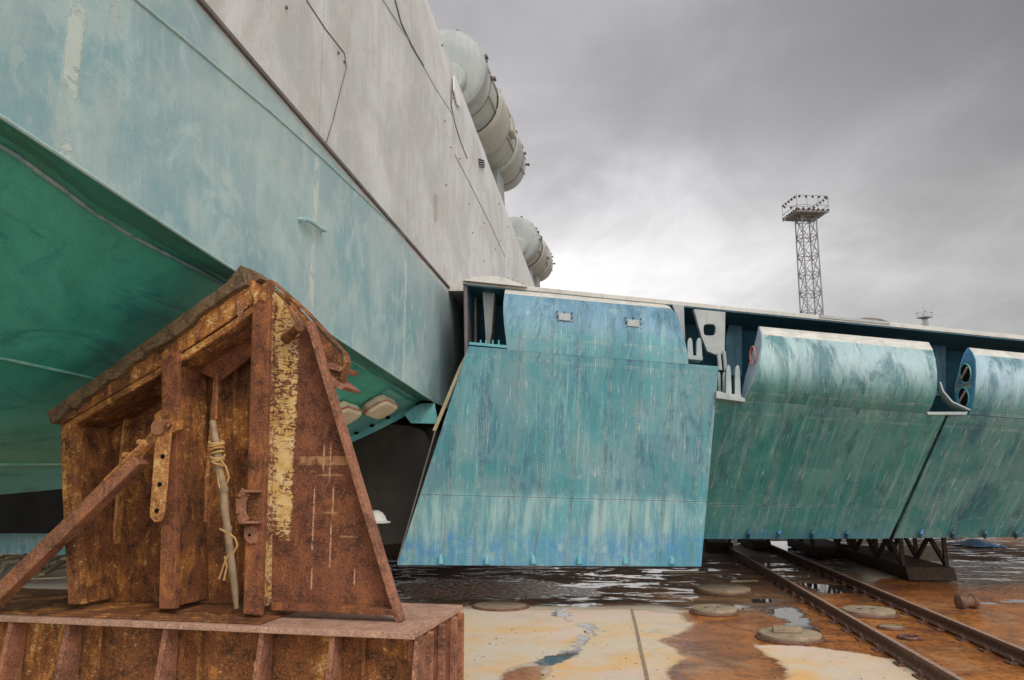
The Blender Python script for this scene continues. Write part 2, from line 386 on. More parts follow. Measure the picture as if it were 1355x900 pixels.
def hull_mat():
    m, t, b = mat('hull_paint'); uv = t.uv(); x, y, z = t.sep(uv)   # uv = (s, z)
    big = t.noise(uv, .5, 7, .66, .9)
    med = t.noise(t.mapping(uv, loc=(7, 3, 0)), 1.9, 8, .70, .7)
    blot = t.noise(t.mapping(uv, scale=(1, .8, 1), loc=(1, 9, 0)), 4.6, 8, .72, .8)
    st = t.noise(t.mapping(uv, scale=(7, .8, 1)), 1, 7, .7, .7)
    st2 = t.noise(t.mapping(uv, scale=(34, 2.8, 1), loc=(3, 1, 0)), 1, 6, .74, .5)
    fine = t.noise(uv, 38, 5, .75)
    teal = t.mix(t.step(big, .38, .62), (.20, .35, .37), (.33, .44, .43))
    teal = t.mix(t.math('MULTIPLY', t.step(med, .47, .62), .75), teal, (.38, .50, .48))
    teal = t.mix(t.math('MULTIPLY', t.step(blot, .50, .64), .38), teal, (.19, .34, .39))
    teal = t.mix(t.math('MULTIPLY', t.step(blot, .47, .36), .40), teal, (.46, .49, .44))
    teal = t.mix(t.math('MULTIPLY', t.step(st, .52, .70), .35), teal, (.45, .52, .48))
    teal = t.mix(t.math('MULTIPLY', t.step(t.math('ADD', t.math('MULTIPLY', st2, .6), t.math('MULTIPLY', blot, .4)), .53, .62), .4), teal, (.45, .43, .37))
    grey = t.mix(t.step(big, .38, .62), (.43, .43, .42), (.57, .57, .555))
    grey = t.mix(t.math('MULTIPLY', t.step(med, .47, .62), .6), grey, (.47, .425, .385))
    grey = t.mix(t.math('MULTIPLY', t.step(blot, .50, .64), .5), grey, (.60, .59, .56))
    grey = t.mix(t.math('MULTIPLY', t.step(st, .52, .72), .5), grey, (.36, .35, .33))
    grey = t.mix(t.math('MULTIPLY', t.step(t.math('ADD', t.math('MULTIPLY', st2, .6), t.math('MULTIPLY', blot, .4)), .54, .62), .45), grey, (.40, .33, .27))
    edge = t.math('ADD', 5.28, t.math('MULTIPLY', t.math('SUBTRACT', st, .5), .05))
    k = t.step(t.math('SUBTRACT', y, edge), -.02, .02)
    c = t.mix(k, teal, grey)
    ch = t.step(t.math('ADD', t.math('MULTIPLY', fine, .5), t.math('MULTIPLY', med, .5)), .60, .63)
    c = t.mix(t.math('MULTIPLY', ch, .55), c, (.22, .17, .13))
    c = t.mix(t.math('MULTIPLY', t.step(fine, .46, .34), .30), c, t.mix(1.0, c, (.62, .62, .62), 'MULTIPLY'))
    # grime run along the strake and a faint dirt film under it
    dl = t.math('MULTIPLY', t.step(y, 4.3, 5.25), t.math('SUBTRACT', 1, k))
    c = t.mix(t.math('MULTIPLY', dl, .25), c, (.36, .37, .35))
    # frame stations: pale worn welds every 3.6 m
    fx = t.math('MULTIPLY', t.math('ABSOLUTE', t.math('SUBTRACT', t.math('FRACT', t.math('DIVIDE', t.math('SUBTRACT', x, 5.46), 3.6)), .5)), 3.6)
    fx = t.math('ADD', fx, t.math('MULTIPLY', t.math('SUBTRACT', fine, .5), .10))
    kk = t.math('MULTIPLY', t.step(fx, .085, .05), t.math('MULTIPLY', t.step(y, 5.3, 5.0), t.step(blot, .42, .52)))
    c = t.mix(t.math('MULTIPLY', kk, .65), c, (.56, .59, .50))
    ln = t.math('MULTIPLY', t.step(fx, .012, .004), t.step(y, 5.3, 5.4))
    c = t.mix(t.math('MULTIPLY', ln, .45), c, (.15, .13, .11))
    # rivet rows beside the frames, sparse
    t.put(b.inputs['Base Color'], c); t.put(b.inputs['Roughness'], t.fmix(med, .40, .68))
    h = t.math('ADD', t.math('MULTIPLY', t.noise(t.mapping(uv, scale=(1.5, .8, 1)), 1, 3, .5), 2.6), t.math('ADD', t.math('MULTIPLY', fine, .15), t.math('MULTIPLY', kk, .25)))
    h = t.math('ADD', h, t.math('MULTIPLY', t.math('SINE', t.math('MULTIPLY', x, 10.5)), .10))
    t.put(b.inputs['Normal'], t.bump(h, .6, .02))
    return m
def bottom_mat():
    m, t, b = mat('hull_bottom_paint'); uv = t.uv(); x, y, z = t.sep(uv)
    big = t.noise(t.mapping(uv, scale=(1, 1.8, 1)), .8, 7, .65, .8)
    med = t.noise(uv, 4, 7, .65, .5); fine = t.noise(uv, 120, 3, .7)
    c = t.mix(t.step(big, .36, .62), (.034, .30, .225), (.075, .45, .35))
    c = t.mix(t.math('MULTIPLY', t.step(med, .54, .72), .6), c, (.03, .22, .21))
    c = t.mix(t.math('MULTIPLY', t.step(t.noise(t.mapping(uv, scale=(3, 16, 1)), 1, 6, .7, .4), .56, .72), .35), c, (.16, .34, .16))
    bandk = t.step(t.math('ADD', y, t.math('MULTIPLY', t.math('SUBTRACT', med, .5), .12)), .42, .34)  # shade under the chine step, painted as a darker band
    c = t.mix(t.math('MULTIPLY', bandk, .65), c, t.mix(t.step(big, .42, .58), (.05, .07, .04), (.02, .16, .14)))
    lo = t.step(t.math('ADD', y, t.math('MULTIPLY', t.math('SUBTRACT', big, .5), .6)), 1.95, 2.5)
    c = t.mix(t.math('MULTIPLY', lo, .35), c, (.30, .36, .14))
    c = t.mix(t.math('MULTIPLY', t.step(y, 2.72, 2.80), .8), c, (.12, .46, .44))
    c = t.mix(t.math('MULTIPLY', t.step(fine, .53, .66), .4), c, (.14, .50, .40))
    g2 = t.noise(uv, 70, 4, .8)
    c = t.mix(t.math('MULTIPLY', t.step(g2, .48, .38), .5), c, (.025, .22, .19)); c = t.mix(t.math('MULTIPLY', t.step(g2, .54, .64), .45), c, (.12, .48, .36))
    sm = t.noise(t.mapping(uv, scale=(.5, 2.2, 1), rot=(0, 0, .5), loc=(4, 1, 0)), 1.4, 7, .7, 1.2)
    c = t.mix(t.math('MULTIPLY', t.step(sm, .52, .66), .55), c, (.02, .16, .17))
    t.put(b.inputs['Base Color'], c); t.put(b.inputs['Roughness'], t.fmix(med, .35, .6))
    t.put(b.inputs['Normal'], t.bump(t.math('ADD', med, t.math('MULTIPLY', fine, .4)), .3, .01))
    return m

def ground_mat():
    m, t, b = mat('wet_concrete'); v = t.obj()
    big = t.noise(v, .35, 7, .6, .6); med = t.noise(v, 1.5, 8, .65, .5)
    fine = t.noise(v, 11, 6, .7); spk = t.noise(v, 55, 3, .7)
    flow = t.noise(t.mapping(v, scale=(.5, 2.4, 1)), 1.6, 7, .65, .6)
    edge = t.math('ADD', t.math('MULTIPLY', t.math('SUBTRACT', med, .5), .75), t.math('MULTIPLY', t.math('SUBTRACT', fine, .5), .22))
    def msk(name, w=.03, amp=1.0): return t.step(t.math('ADD', t.attr(name), t.math('MULTIPLY', edge, amp)), .5 - w, .5 + w)
    pale, silt, dark, mir = msk('pale', .02, .8), msk('silt', .05, .9), msk('dark', .12, 1.0), msk('mirror', .03, 1.9)
    conc = t.mix(t.step(big, .35, .65), (.40, .33, .25), (.50, .43, .33))
    conc = t.mix(t.math('MULTIPLY', t.step(fine, .5, .75), .5), conc, (.30, .21, .14))
    pc = t.mix(t.step(t.noise(t.mapping(v, loc=(9, 1, 0)), .8, 7, .65, .5), .42, .66), (.58, .48, .36), (.66, .40, .16))
    pc = t.mix(t.step(t.noise(t.mapping(v, loc=(3, 8, 0)), .6, 4, .6, .5), .45, .65), pc, (.62, .47, .38))
    pc = t.mix(t.math('MULTIPLY', t.step(t.math('ADD', t.math('MULTIPLY', fine, .4), t.math('MULTIPLY', t.noise(t.mapping(v, loc=(4, 4, 0)), 1.3, 6, .7, .5), .6)), .53, .66), .5), pc, (.62, .32, .12))
    pc = t.mix(t.math('MULTIPLY', t.step(t.noise(t.mapping(v, loc=(14, 4, 0)), .9, 7, .7, .5), .52, .68), .55), pc, (.42, .36, .28))
    cr = t.math('ABSOLUTE', t.math('SUBTRACT', t.noise(t.mapping(v, loc=(1, 14, 0)), .9, 7, .62, .4), .5))
    pc = t.mix(t.math('MULTIPLY', t.step(cr, .004, .001), .25), pc, (.16, .09, .05))
    pc = t.mix(t.math('MULTIPLY', t.step(spk, .63, .7), .4), pc, (.25, .12, .05))
    sc_ = t.mix(t.step(t.math('ADD', t.math('MULTIPLY', fine, .35), t.math('MULTIPLY', med, .65)), .40, .62), (.14, .042, .011), (.44, .155, .032))
    sc_ = t.mix(t.math('MULTIPLY', t.step(t.noise(t.mapping(v, loc=(6, 6, 0)), .9, 7, .7, .8), .52, .66), .6), sc_, (.42, .25, .12))
    sc_ = t.mix(t.math('MULTIPLY', t.step(spk, .56, .66), .5), sc_, (.42, .20, .08))
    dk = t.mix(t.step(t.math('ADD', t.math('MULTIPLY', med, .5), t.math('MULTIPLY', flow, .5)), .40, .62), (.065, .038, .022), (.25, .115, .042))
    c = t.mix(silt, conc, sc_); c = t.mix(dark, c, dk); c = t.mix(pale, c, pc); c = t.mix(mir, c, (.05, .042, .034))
    # small plates of standing water, broken into long ripples
    film = t.math('MULTIPLY', dark, t.step(t.math('ADD', t.math('MULTIPLY', t.noise(t.mapping(v, scale=(.8, 1.5, 1), loc=(2, 9, 0)), 1.3, 6, .6, .8), .8), t.math('MULTIPLY', fine, .2)), .515, .56))
    wetf = t.math('MAXIMUM', mir, film)
    rim = t.math('SUBTRACT', t.step(t.math('ADD', t.attr('pale'), t.math('MULTIPLY', edge, .8)), .47, .5), t.step(t.math('ADD', t.attr('pale'), t.math('MULTIPLY', edge, .8)), .51, .58))
    c = t.mix(t.math('MULTIPLY', rim, .55), c, (.34, .20, .10))
    rg = t.fmix(silt, .78, t.fmix(t.step(fine, .40, .62), .22, .50))
    rg = t.fmix(pale, rg, t.fmix(med, .55, .85)); rg = t.fmix(film, rg, .10); rg = t.fmix(mir, rg, .03)
    t.put(b.inputs['Base Color'], c); t.put(b.inputs['Roughness'], rg)
    b.inputs['IOR'].default_value = 1.45
    nw = t.math('SUBTRACT', 1.0, wetf)
    h = t.math('MULTIPLY', t.math('ADD', t.math('MULTIPLY', fine, .9), t.math('MULTIPLY', spk, .4)), nw)
    rip = t.math('MULTIPLY', t.noise(t.mapping(v, scale=(2, 9, 1)), 3, 3, .6), t.math('MULTIPLY', wetf, .012))
    t.put(b.inputs['Normal'], t.bump(t.math('ADD', h, rip), .5, .02))
    return m

M = {}
M['hull'] = hull_mat(); M['bottom'] = bottom_mat(); M['ground'] = ground_mat()
M['flapA'] = paint_flap('flap_paint_blue_teal', (.055, .235, .26), (.13, .26, .28), (.06, .19, .26), (.26, .39, .38), lowamt=.55, pale=.62, band=.28, low=3.36, seed=0, slope=.08, top=(.12, .25, .34), topw=(.8, 1.25), skew=.06)
M['flapB'] = paint_flap('flap_paint_green_teal', (.03, .20, .18), (.08, .24, .22), (.035, .15, .17), (.26, .39, .36), lowamt=.12, pale=.52, band=.31, low=3.05, seed=9, slope=.10, top=(.28, .40, .41), topw=(.75, 1.35), skew=.12)
M['flapC'] = paint_flap('flap_paint_dark_teal', (.03, .185, .175), (.09, .23, .22), (.035, .14, .18), (.26, .38, .37), lowamt=.12, pale=.55, band=.31, low=3.05, seed=21, slope=.10, top=(.26, .38, .43), topw=(.75, 1.35), skew=.12)
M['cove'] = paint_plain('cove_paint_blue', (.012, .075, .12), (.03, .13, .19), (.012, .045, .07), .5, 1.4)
M['lip'] = paint_plain('wing_paint_grey', (.40, .385, .34), (.50, .475, .42), (.30, .29, .26), .5, 1.2)
M['white'] = paint_plain('bracket_paint_offwhite', (.34, .35, .33), (.27, .29, .28), (.19, .22, .22), .5, 2.5)
M['tube'] = paint_plain('launcher_paint_grey', (.30, .32, .295), (.40, .405, .36), (.20, .225, .21), .55, 1.1, chips=.6)
M['cap'] = paint_plain('launcher_cap_green_grey', (.24, .26, .25), (.31, .325, .30), (.17, .19, .185), .55, .9)
M['tubewht'] = paint_plain('saddle_paint_buff', (.40, .38, .31), (.34, .34, .30), (.25, .24, .20), .55, 1.4)
M['black'] = paint_plain('black_fittings_shade', (.006, .006, .005), (.010, .009, .008), (.012, .010, .008), .9, 2, chips=0)  # matt black for fittings and holes, also for the added port-side shade
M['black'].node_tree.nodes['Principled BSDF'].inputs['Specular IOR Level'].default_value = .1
M['strake'] = paint_plain('strake_dark', (.10, .085, .08), (.16, .13, .12), (.06, .05, .05), .6, 3)
M['bead'] = paint_plain('weld_bead_teal', (.30, .46, .45), (.42, .52, .50), (.20, .33, .34), .5, 4)
M['beadg'] = paint_plain('weld_bead_green', (.16, .42, .34), (.30, .52, .44), (.10, .30, .26), .5, 4)
M['beadb'] = paint_plain('ridge_worn_blue', (.10, .25, .30), (.36, .46, .52), (.02, .10, .10), .5, 2.2, streak=False, chips=.6)
M['ski'] = paint_plain('hydro_ski_shade_dark', (.014, .010, .007), (.032, .022, .014), (.010, .008, .006), .5, 1.0, streak=False)  # shade under the wing is put into this near-black colour
M['tealstrip'] = paint_plain('step_paint_turquoise', (.12, .42, .42), (.20, .50, .46), (.04, .22, .45), .45, 2)
M['pad'] = paint_plain('pad_beige', (.62, .52, .36), (.72, .62, .44), (.60, .30, .22), .7, 4)
M['padred'] = paint_plain('pad_red_edge', (.45, .10, .08), (.55, .25, .20), (.35, .10, .07), .7, 5)
M['rustd'] = rust('rust_dark_maroon', (.045, .018, .010), (.16, .055, .026), (.44, .16, .04), .7)
M['rustm'] = rust('rust_brown', (.032, .014, .008), (.15, .055, .021), (.52, .20, .04), .9, yellow=.12)
M['rusto'] = rust('rust_orange_flaked', (.036, .015, .008), (.17, .062, .022), (.55, .22, .045), .9, yellow=.25)
M['rusty'] = rust('rust_yellow_flakes', (.07, .028, .020), (.16, .062, .038), (.30, .12, .045), .4, yellow=1.0)
M['rustpl'] = rust('rust_plate_yellow_strip', (.045, .018, .012), (.15, .053, .027), (.36, .13, .04), .45, yellow=1.38, ystrip=(-.05, .17, .40), marks=True)
M['rustp'] = rust('rust_pale_top', (.20, .11, .075), (.34, .20, .14), (.48, .24, .12), .5, pale=.6)
M['rustbar'] = rust('rust_bar_purple_brown', (.085, .038, .024), (.24, .105, .062), (.42, .16, .05), .55)
M['rustfl'] = rust('rust_flaky_orange', (.12, .05, .02), (.36, .15, .05), (.62, .34, .11), .8, yellow=.35, sc=2)
M['steelw'] = rust('worn_bare_steel', (.12, .10, .09), (.30, .25, .21), (.35, .18, .08), .35, sc=2, rough=.6)
M['rail'] = rust('rail_rust', (.045, .026, .018), (.13, .065, .042), (.20, .09, .045), .4, sc=2, rough=.7)
M['railtop'] = rust('rail_head_worn', (.16, .10, .075), (.30, .20, .15), (.34, .19, .12), .4, sc=3, rough=.5)
M['dsteel'] = rust('dark_trestle_steel', (.014, .010, .008), (.045, .028, .018), (.10, .045, .02), .4, sc=1.5)
M['timber'] = rust('timber_packing', (.045, .028, .015), (.13, .080, .045), (.22, .13, .05), .4, sc=1.6, rough=.9)
M['concm'] = paint_plain('cover_concrete', (.22, .16, .10), (.33, .25, .16), (.13, .08, .045), .85, 5, streak=False, chips=.6)
M['tower'] = paint_plain('mast_galvanised', (.14, .14, .145), (.20, .20, .20), (.11, .11, .12), .6, 1)
M['rope'] = paint_plain('rope_straw', (.38, .21, .065), (.50, .31, .11), (.26, .13, .04), .9, 12, streak=False)
M['stick'] = paint_plain('stick_bare_wood', (.20, .13, .075), (.34, .23, .13), (.12, .07, .035), .8, 6, chipcol=(.1, .06, .03))
M['porcelain'] = paint_plain('cap_white', (.48, .47, .41), (.55, .54, .48), (.36, .34, .29), .5, 4)
M['bluetarp'] = paint_plain('tarp_blue', (.08, .22, .48), (.12, .28, .55), (.05, .15, .38), .5, 3)
M['bracket'] = paint_plain('hinge_paint_grey_blue', (.24, .29, .29), (.34, .37, .35), (.12, .24, .28), .5, 4)
M['glass'] = paint_plain('window_blanked', (.72, .72, .68), (.66, .66, .62), (.6, .6, .56), .3, 3)
M['greyplank'] = paint_plain('plank_weathered', (.30, .25, .15), (.38, .32, .20), (.20, .16, .10), .8, 4)

# ------------------------------------------------------------------ ground
def make_ground():
    xs = np.concatenate([[-700, -300, -120, -60, -35, -22], np.arange(-14, 16.01, .09), [22, 35, 60, 120, 300, 700]])
    ys = np.concatenate([[-300, -100, -40, -15, -4, 2, 5], np.arange(7, 27.01, .09), [32, 40, 60, 100, 200, 500, 1200]])
    X, Y = np.meshgrid(xs, ys); nx, ny = len(xs), len(ys)
    pts = np.stack([X.ravel(), Y.ravel(), np.zeros(X.size)], 1)
    i = np.arange((ny - 1) * (nx - 1)); r_, c_ = i // (nx - 1), i % (nx - 1); a = r_ * nx + c_
    faces = np.stack([a, a + 1, a + nx + 1, a + nx], 1)
    me = bpy.data.meshes.new('ground'); me.from_pydata(pts.tolist(), [], faces.tolist())
    def field(polys, soft=.55, lines=()):
        best = np.full(len(pts), 9.0)
        for poly in polys:
            q = np.array([PG(*p)[:2] for p in poly]); inside = np.zeros(len(pts), bool); dmin = np.full(len(pts), 1e9)
            for k in range(len(q)):
                a_, b_ = q[k], q[(k + 1) % len(q)]; ab = b_ - a_
                tt = np.clip(((pts[:, :2] - a_) @ ab) / (ab @ ab + 1e-9), 0, 1)
                dmin = np.minimum(dmin, np.linalg.norm(pts[:, :2] - (a_ + tt[:, None] * ab), axis=1))
                cr = (a_[1] > pts[:, 1]) != (b_[1] > pts[:, 1])
                xx = (b_[0] - a_[0]) * (pts[:, 1] - a_[1]) / (b_[1] - a_[1] + 1e-12) + a_[0]
                inside ^= cr & (pts[:, 0] < xx)
            best = np.minimum(best, np.where(inside, -dmin, dmin))
        for line, wd in lines:
            q = np.array([PG(*p)[:2] for p in line])
            for k in range(len(q) - 1):
                a_, b_ = q[k], q[k + 1]; ab = b_ - a_
                tt = np.clip(((pts[:, :2] - a_) @ ab) / (ab @ ab + 1e-9), 0, 1)
                best = np.minimum(best, np.linalg.norm(pts[:, :2] - (a_ + tt[:, None] * ab), axis=1) - wd)
        return np.clip(.5 - best / soft, -.6, 1.6)
    pale = field([[(560, 806), (735, 806), (850, 806), (900, 813), (915, 828), (905, 838), (868, 848), (895, 858), (905, 868), (892, 890), (885, 960), (560, 960)],
                  [(1000, 853), (1080, 856), (1150, 866), (1215, 880), (1290, 960), (1055, 960), (1035, 885)]], .9)
    pale = np.minimum(pale, 1.0 - field([[(655, 905), (672, 886), (700, 878), (722, 872), (728, 884), (716, 905), (700, 930), (640, 930)]], .6))
    silt = field([[(520, 766), (700, 766), (790, 778), (800, 787), (700, 793), (520, 793)],
                  [(868, 846), (915, 830), (900, 812), (960, 800), (1060, 790), (1200, 760), (1500, 745), (1500, 960), (560, 960)],
                  [(1180, 742), (1460, 742), (1500, 800), (1500, 830), (1240, 780)],
                  [(560, 960), (640, 900), (690, 882), (720, 880), (700, 960)]], .9)
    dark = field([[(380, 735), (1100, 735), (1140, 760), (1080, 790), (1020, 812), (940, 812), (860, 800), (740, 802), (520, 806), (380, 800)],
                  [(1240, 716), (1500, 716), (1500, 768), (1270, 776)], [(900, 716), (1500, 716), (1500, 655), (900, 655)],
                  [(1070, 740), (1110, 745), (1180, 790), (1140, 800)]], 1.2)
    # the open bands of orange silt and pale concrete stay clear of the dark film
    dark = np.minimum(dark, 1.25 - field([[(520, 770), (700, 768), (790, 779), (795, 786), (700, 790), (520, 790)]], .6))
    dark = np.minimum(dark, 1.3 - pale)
    mirror = field([[(1018, 805), (1050, 802), (1085, 830), (1080, 838), (1040, 826)],
                    [(1060, 772), (1120, 775), (1140, 786), (1090, 784)], [(1000, 792), (1022, 792), (1020, 797), (1002, 797)],
                    [(730, 800), (800, 797), (770, 803)],
                    [(975, 716), (1095, 716), (1085, 730), (985, 726)]], .75,
                   [([(738, 806), (741, 814), (756, 822), (776, 828), (788, 840), (772, 848), (765, 860), (752, 868), (724, 877)], .10),
                    ([(1000, 722), (1090, 740)], .25), ([(1380, 795), (1300, 798)], .07)])
    # beyond the worked strip: puddles scattered by noise
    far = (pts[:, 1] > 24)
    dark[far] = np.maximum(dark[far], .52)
    mirror[far] = np.maximum(mirror[far], .36)
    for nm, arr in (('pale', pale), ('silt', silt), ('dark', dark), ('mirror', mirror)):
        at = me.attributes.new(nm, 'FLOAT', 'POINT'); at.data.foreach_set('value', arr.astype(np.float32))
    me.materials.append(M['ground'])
    o = bpy.data.objects.new('ground', me); col.objects.link(o); tag(o, kind='structure')
make_ground()
# slab joint in the pavement
mb = MB()
jp = [PG(x, y, .004) for x, y in ((836, 807), (842, 830), (848, 860), (855, 890), (862, 930), (880, 1000))]
mb.prism([p + Vector((-.018, 0, 0)) for p in jp] + [p + Vector((.018, 0, 0)) for p in jp[::-1]], (0, 0, .006))
tag(mb.build('pavement_joint', M['concm']), kind='structure')

# ------------------------------------------------------------------ ekranoplan
EK = empty('ekranoplan', H(13, -5.6, 0), 'huge weathered grey and teal winged ship towering over the yard, its flaps hanging down', 'ekranoplan')
TCN = -5.6
def chine_z(s): return 3.2 + .048 * (13 - s) if s < 13 else 3.2
sect = [(2.8, None), (2.8, 4.3), (2.8, 5.3), (2.8, 6.5), (2.8, 7.7), (2.8, 8.8), (2.76, 9.6), (2.62, 10.3), (2.3, 11.0), (1.6, 11.6), (.8, 11.85), (0, 11.9)]
stations = [-12, -8, -5, -2, 0, 1.5, 3, 4, 5, 6, 7, 8, 9, 10, 11, 12, 13, 14, 16, 18, 21, 24, 28, 32, 36, 40, 46, 52, 56, 59, 61]
def wscale(s):
    if s < 44: return 1.0
    return max(.12, 1 - ((s - 44) / 17.5) ** 2)
def zlow(s, z): return z if s < 44 else z * (1 - .0) - (0 if z < 5 else (z - 5) * .5 * ((s - 44) / 17) ** 2)
secs = []; uvt = []
for s in stations:
    k = wscale(s); pts = []; uu = []
    for sgn in (1, -1):
        seq = sect if sgn == 1 else sect[::-1][1:]
        for (wd, z) in seq:
            zz_ = chine_z(s) if z is None else z
            pts.append(H(s, TCN + sgn * wd * k, zlow(s, zz_))); uu.append((s, zz_ if sgn == 1 else 24 - zz_))
    secs.append(pts); uvt.append(uu)
mb, ids = loft(secs, uvfun=lambda i, j: uvt[i][j])
mb.face([i for i in ids[-1]], None)
hull = mb.build('hull', M['hull'], EK, smooth=True)
# planing bottom with the spray-rail step under the chine, ending at the step (s = 12.9)
bs = [-12, -8, -5, -3, -1, 1, 2, 3, 3.7, 4.3, 5, 6, 7, 8, 9, 10, 11, 12, 12.9]
def rail_w(s): return .20 + .10 * math.exp(-((s - 4.6) / .9) ** 2) - .05 * math.exp(-((s - 3.7) / .5) ** 2)
def keel_z(s): return 1.80 + .40 * max(0, min(1, (s - 6) / 7)) ** 1.3
def bottom_secs(off=0.0):
    out = []
    for s in bs:
        cz = chine_z(s); rw = rail_w(s); L = []
        for sgn in (1, -1):
            row = [(2.8, cz), (2.8 - rw, cz + .03)]
            n = 8
            for k in range(1, n + 1):
                f = k / n; row.append(((2.8 - rw) * (1 - f), cz + .03 + (keel_z(s) - cz - .03) * f - .10 * math.sin(math.pi * f)))
            row = row if sgn == 1 else row[::-1][1:]
            L += [(sgn * a, z) for a, z in row]
        out.append([H(s, TCN + a, z) for a, z in L])
    return out
bsec = bottom_secs()
def buv(i, j):
    return (bs[i], abs(j if j <= 9 else 18 - j) * .36)
mb, ids = loft(bsec, uvfun=buv)
mb.face(ids[-1], None)
bottom = mb.build('hull_bottom', M['bottom'], EK, smooth=True)
# rim lip of the chine, weld beads, strakes
def side_strip(name, m, pts_px, w, proud, parent, t0=-2.8):
    mb = MB(); q = [PH(x, y, t0) for x, y in pts_px]
    mb.tube([H(s, t0 + proud * .3, z) for s, z in q], w, 6)
    return mb.build(name, m, parent)
mb = MB(); mb.tube([H(s, -2.80, chine_z(s)) for s in bs], .011, 6); mb.build('chine_edge', M['bead'], hull)
mb = MB()
for a, b in zip(bs[2:-1], bs[3:]):
    pass
q = [(-6, 5.30), (0, 5.30), (3, 5.31), (6, 5.32), (10, 5.36), (14, 5.40), (17, 5.43)]
mb = MB(); mb.prism([H(s, -2.815, z - .02) for s, z in q] + [H(s, -2.815, z + .02) for s, z in q[::-1]], H(0, .045, 0)); mb.build('rubbing_strake', M['strake'], hull, bevel=.006)
q = [PH(x, y) for x, y in ((120, -60), (180, 0), (235, 45), (300, 100), (360, 150), (430, 213), (500, 280), (560, 340), (608, 395))]
mb = MB(); mb.tube([H(s, -2.797, z) for s, z in q], .011, 6); mb.build('weld_bead', M['bead'], hull)
# weld beads on the bottom: parallel to the chine
def bpt(s, f, lift=.006):
    cz = chine_z(s) + .03; rw = rail_w(s); a = (2.8 - rw) * (1 - f)
    return H(s, TCN + a, cz + (keel_z(s) - cz) * f - .10 * math.sin(math.pi * f) - lift)
mb = MB(); mb.tube([bpt(s, .012, .012) for s in np.arange(-4, 12.8, .4)], .014, 6); mb.build('weld_bead', M['beadb'], bottom)
mb = MB(); mb.tube([bpt(s, .40, .0) for s in np.arange(-4, 12.6, .4)], .011, 6); mb.build('weld_bead', M['beadg'], bottom)
mb = MB(); mb.tube([bpt(s, .80, .0) for s in np.arange(-4, 12.6, .4)], .011, 6); mb.build('weld_bead', M['beadg'], bottom)
# turquoise strip at the step with bolts
mb = MB(); A = []; B = []
for f in np.linspace(.04, .95, 14):
    A.append(bpt(11.2, f, .008)); B.append(bpt(12.93, f, .008))
mb.prism(A + B[::-1], (0, 0, -.02)) if False else None
mbs, ids_ = loft([A, B, [p - Vector((0, 0, .10)) for p in B]])
mbs.build('step_strip', M['tealstrip'], bottom, smooth=True)
mb = MB(); mb.prism([P(556, 534, 13.10), P(575, 533, 13.14), P(580, 561, 13.14), P(543, 560, 13.0), P(535, 548, 12.95)], (0, .05, 0)); mb.build('step_gusset', M['tealstrip'], bottom, bevel=.005)
for f in (.2, .3, .4, .5, .6, .7):
    mb = MB(); p = bpt(12.70, f, .012); mb.lathe(p, (0, 0, -1), [(0, .04), (.03, .04), (.045, .02)], 10); mb.build('bolt', M['black'], bottom, smooth=True)
# beige pads bolted to the bottom, edged red
for px, py, wpx in ((500, 531, 36), (449, 541, 24)):
    # solve the point on the bottom along the ray
    r = ray(px, py); best = None
    for s in np.arange(6, 12.8, .05):
        for f in np.arange(0, .9, .02):
            p = bpt(s, f); k = p.y / r.y
            dd = (r.x * k - p.x) ** 2 + (EYE + r.z * k - p.z) ** 2
            if best is None or dd < best[0]: best = (dd, s, f)
    _, s0, f0 = best
    c = bpt(s0, f0); ax = (bpt(s0 + .2, f0) - bpt(s0 - .2, f0)).normalized(); ay = (bpt(s0, f0 - .05) - bpt(s0, f0 + .05)).normalized(); nrm = ax.cross(ay).normalized()
    if nrm.z > 0: nrm = -nrm
    mb = MB()
    oct_ = [(.40, .10), (.30, .19), (-.30, .19), (-.40, .10), (-.40, -.10), (-.30, -.19), (.30, -.19), (.40, -.10)]
    base = [c + ax * a + ay * b_ for a, b_ in oct_]
    mb.prism(base, nrm * .17); pad = mb.build('anode_pad', M['pad'], EK, bevel=.04, seg=3)
    mb = MB(); mb.tube([q_ + nrm * .12 for q_ in [c + ax * a * 1.02 + ay * b_ * 1.02 for a, b_ in oct_ + oct_[:1]]], .014, 6); mb.build('pad_rim', M['padred'], pad)
# forebody bottom beyond the step and a hydro-ski under it, enlarged and darkened to fill in the shade
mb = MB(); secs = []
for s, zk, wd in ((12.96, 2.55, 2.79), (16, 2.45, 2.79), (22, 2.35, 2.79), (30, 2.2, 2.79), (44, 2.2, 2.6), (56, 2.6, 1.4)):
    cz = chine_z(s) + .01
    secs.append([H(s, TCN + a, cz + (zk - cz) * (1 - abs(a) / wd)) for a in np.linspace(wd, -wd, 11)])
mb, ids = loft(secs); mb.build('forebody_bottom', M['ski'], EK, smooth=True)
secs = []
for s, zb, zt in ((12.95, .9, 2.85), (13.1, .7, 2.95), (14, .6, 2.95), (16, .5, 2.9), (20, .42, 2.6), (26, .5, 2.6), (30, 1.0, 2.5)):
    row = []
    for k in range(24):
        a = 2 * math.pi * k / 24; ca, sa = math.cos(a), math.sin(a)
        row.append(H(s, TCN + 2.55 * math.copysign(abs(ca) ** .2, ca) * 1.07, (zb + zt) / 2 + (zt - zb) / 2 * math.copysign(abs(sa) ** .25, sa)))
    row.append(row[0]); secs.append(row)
mb, ids = loft(secs); mb.face(ids[0]); mb.face(ids[-1][::-1]); mb.build('hydro_ski_shade_fill', M['ski'], EK, smooth=True)
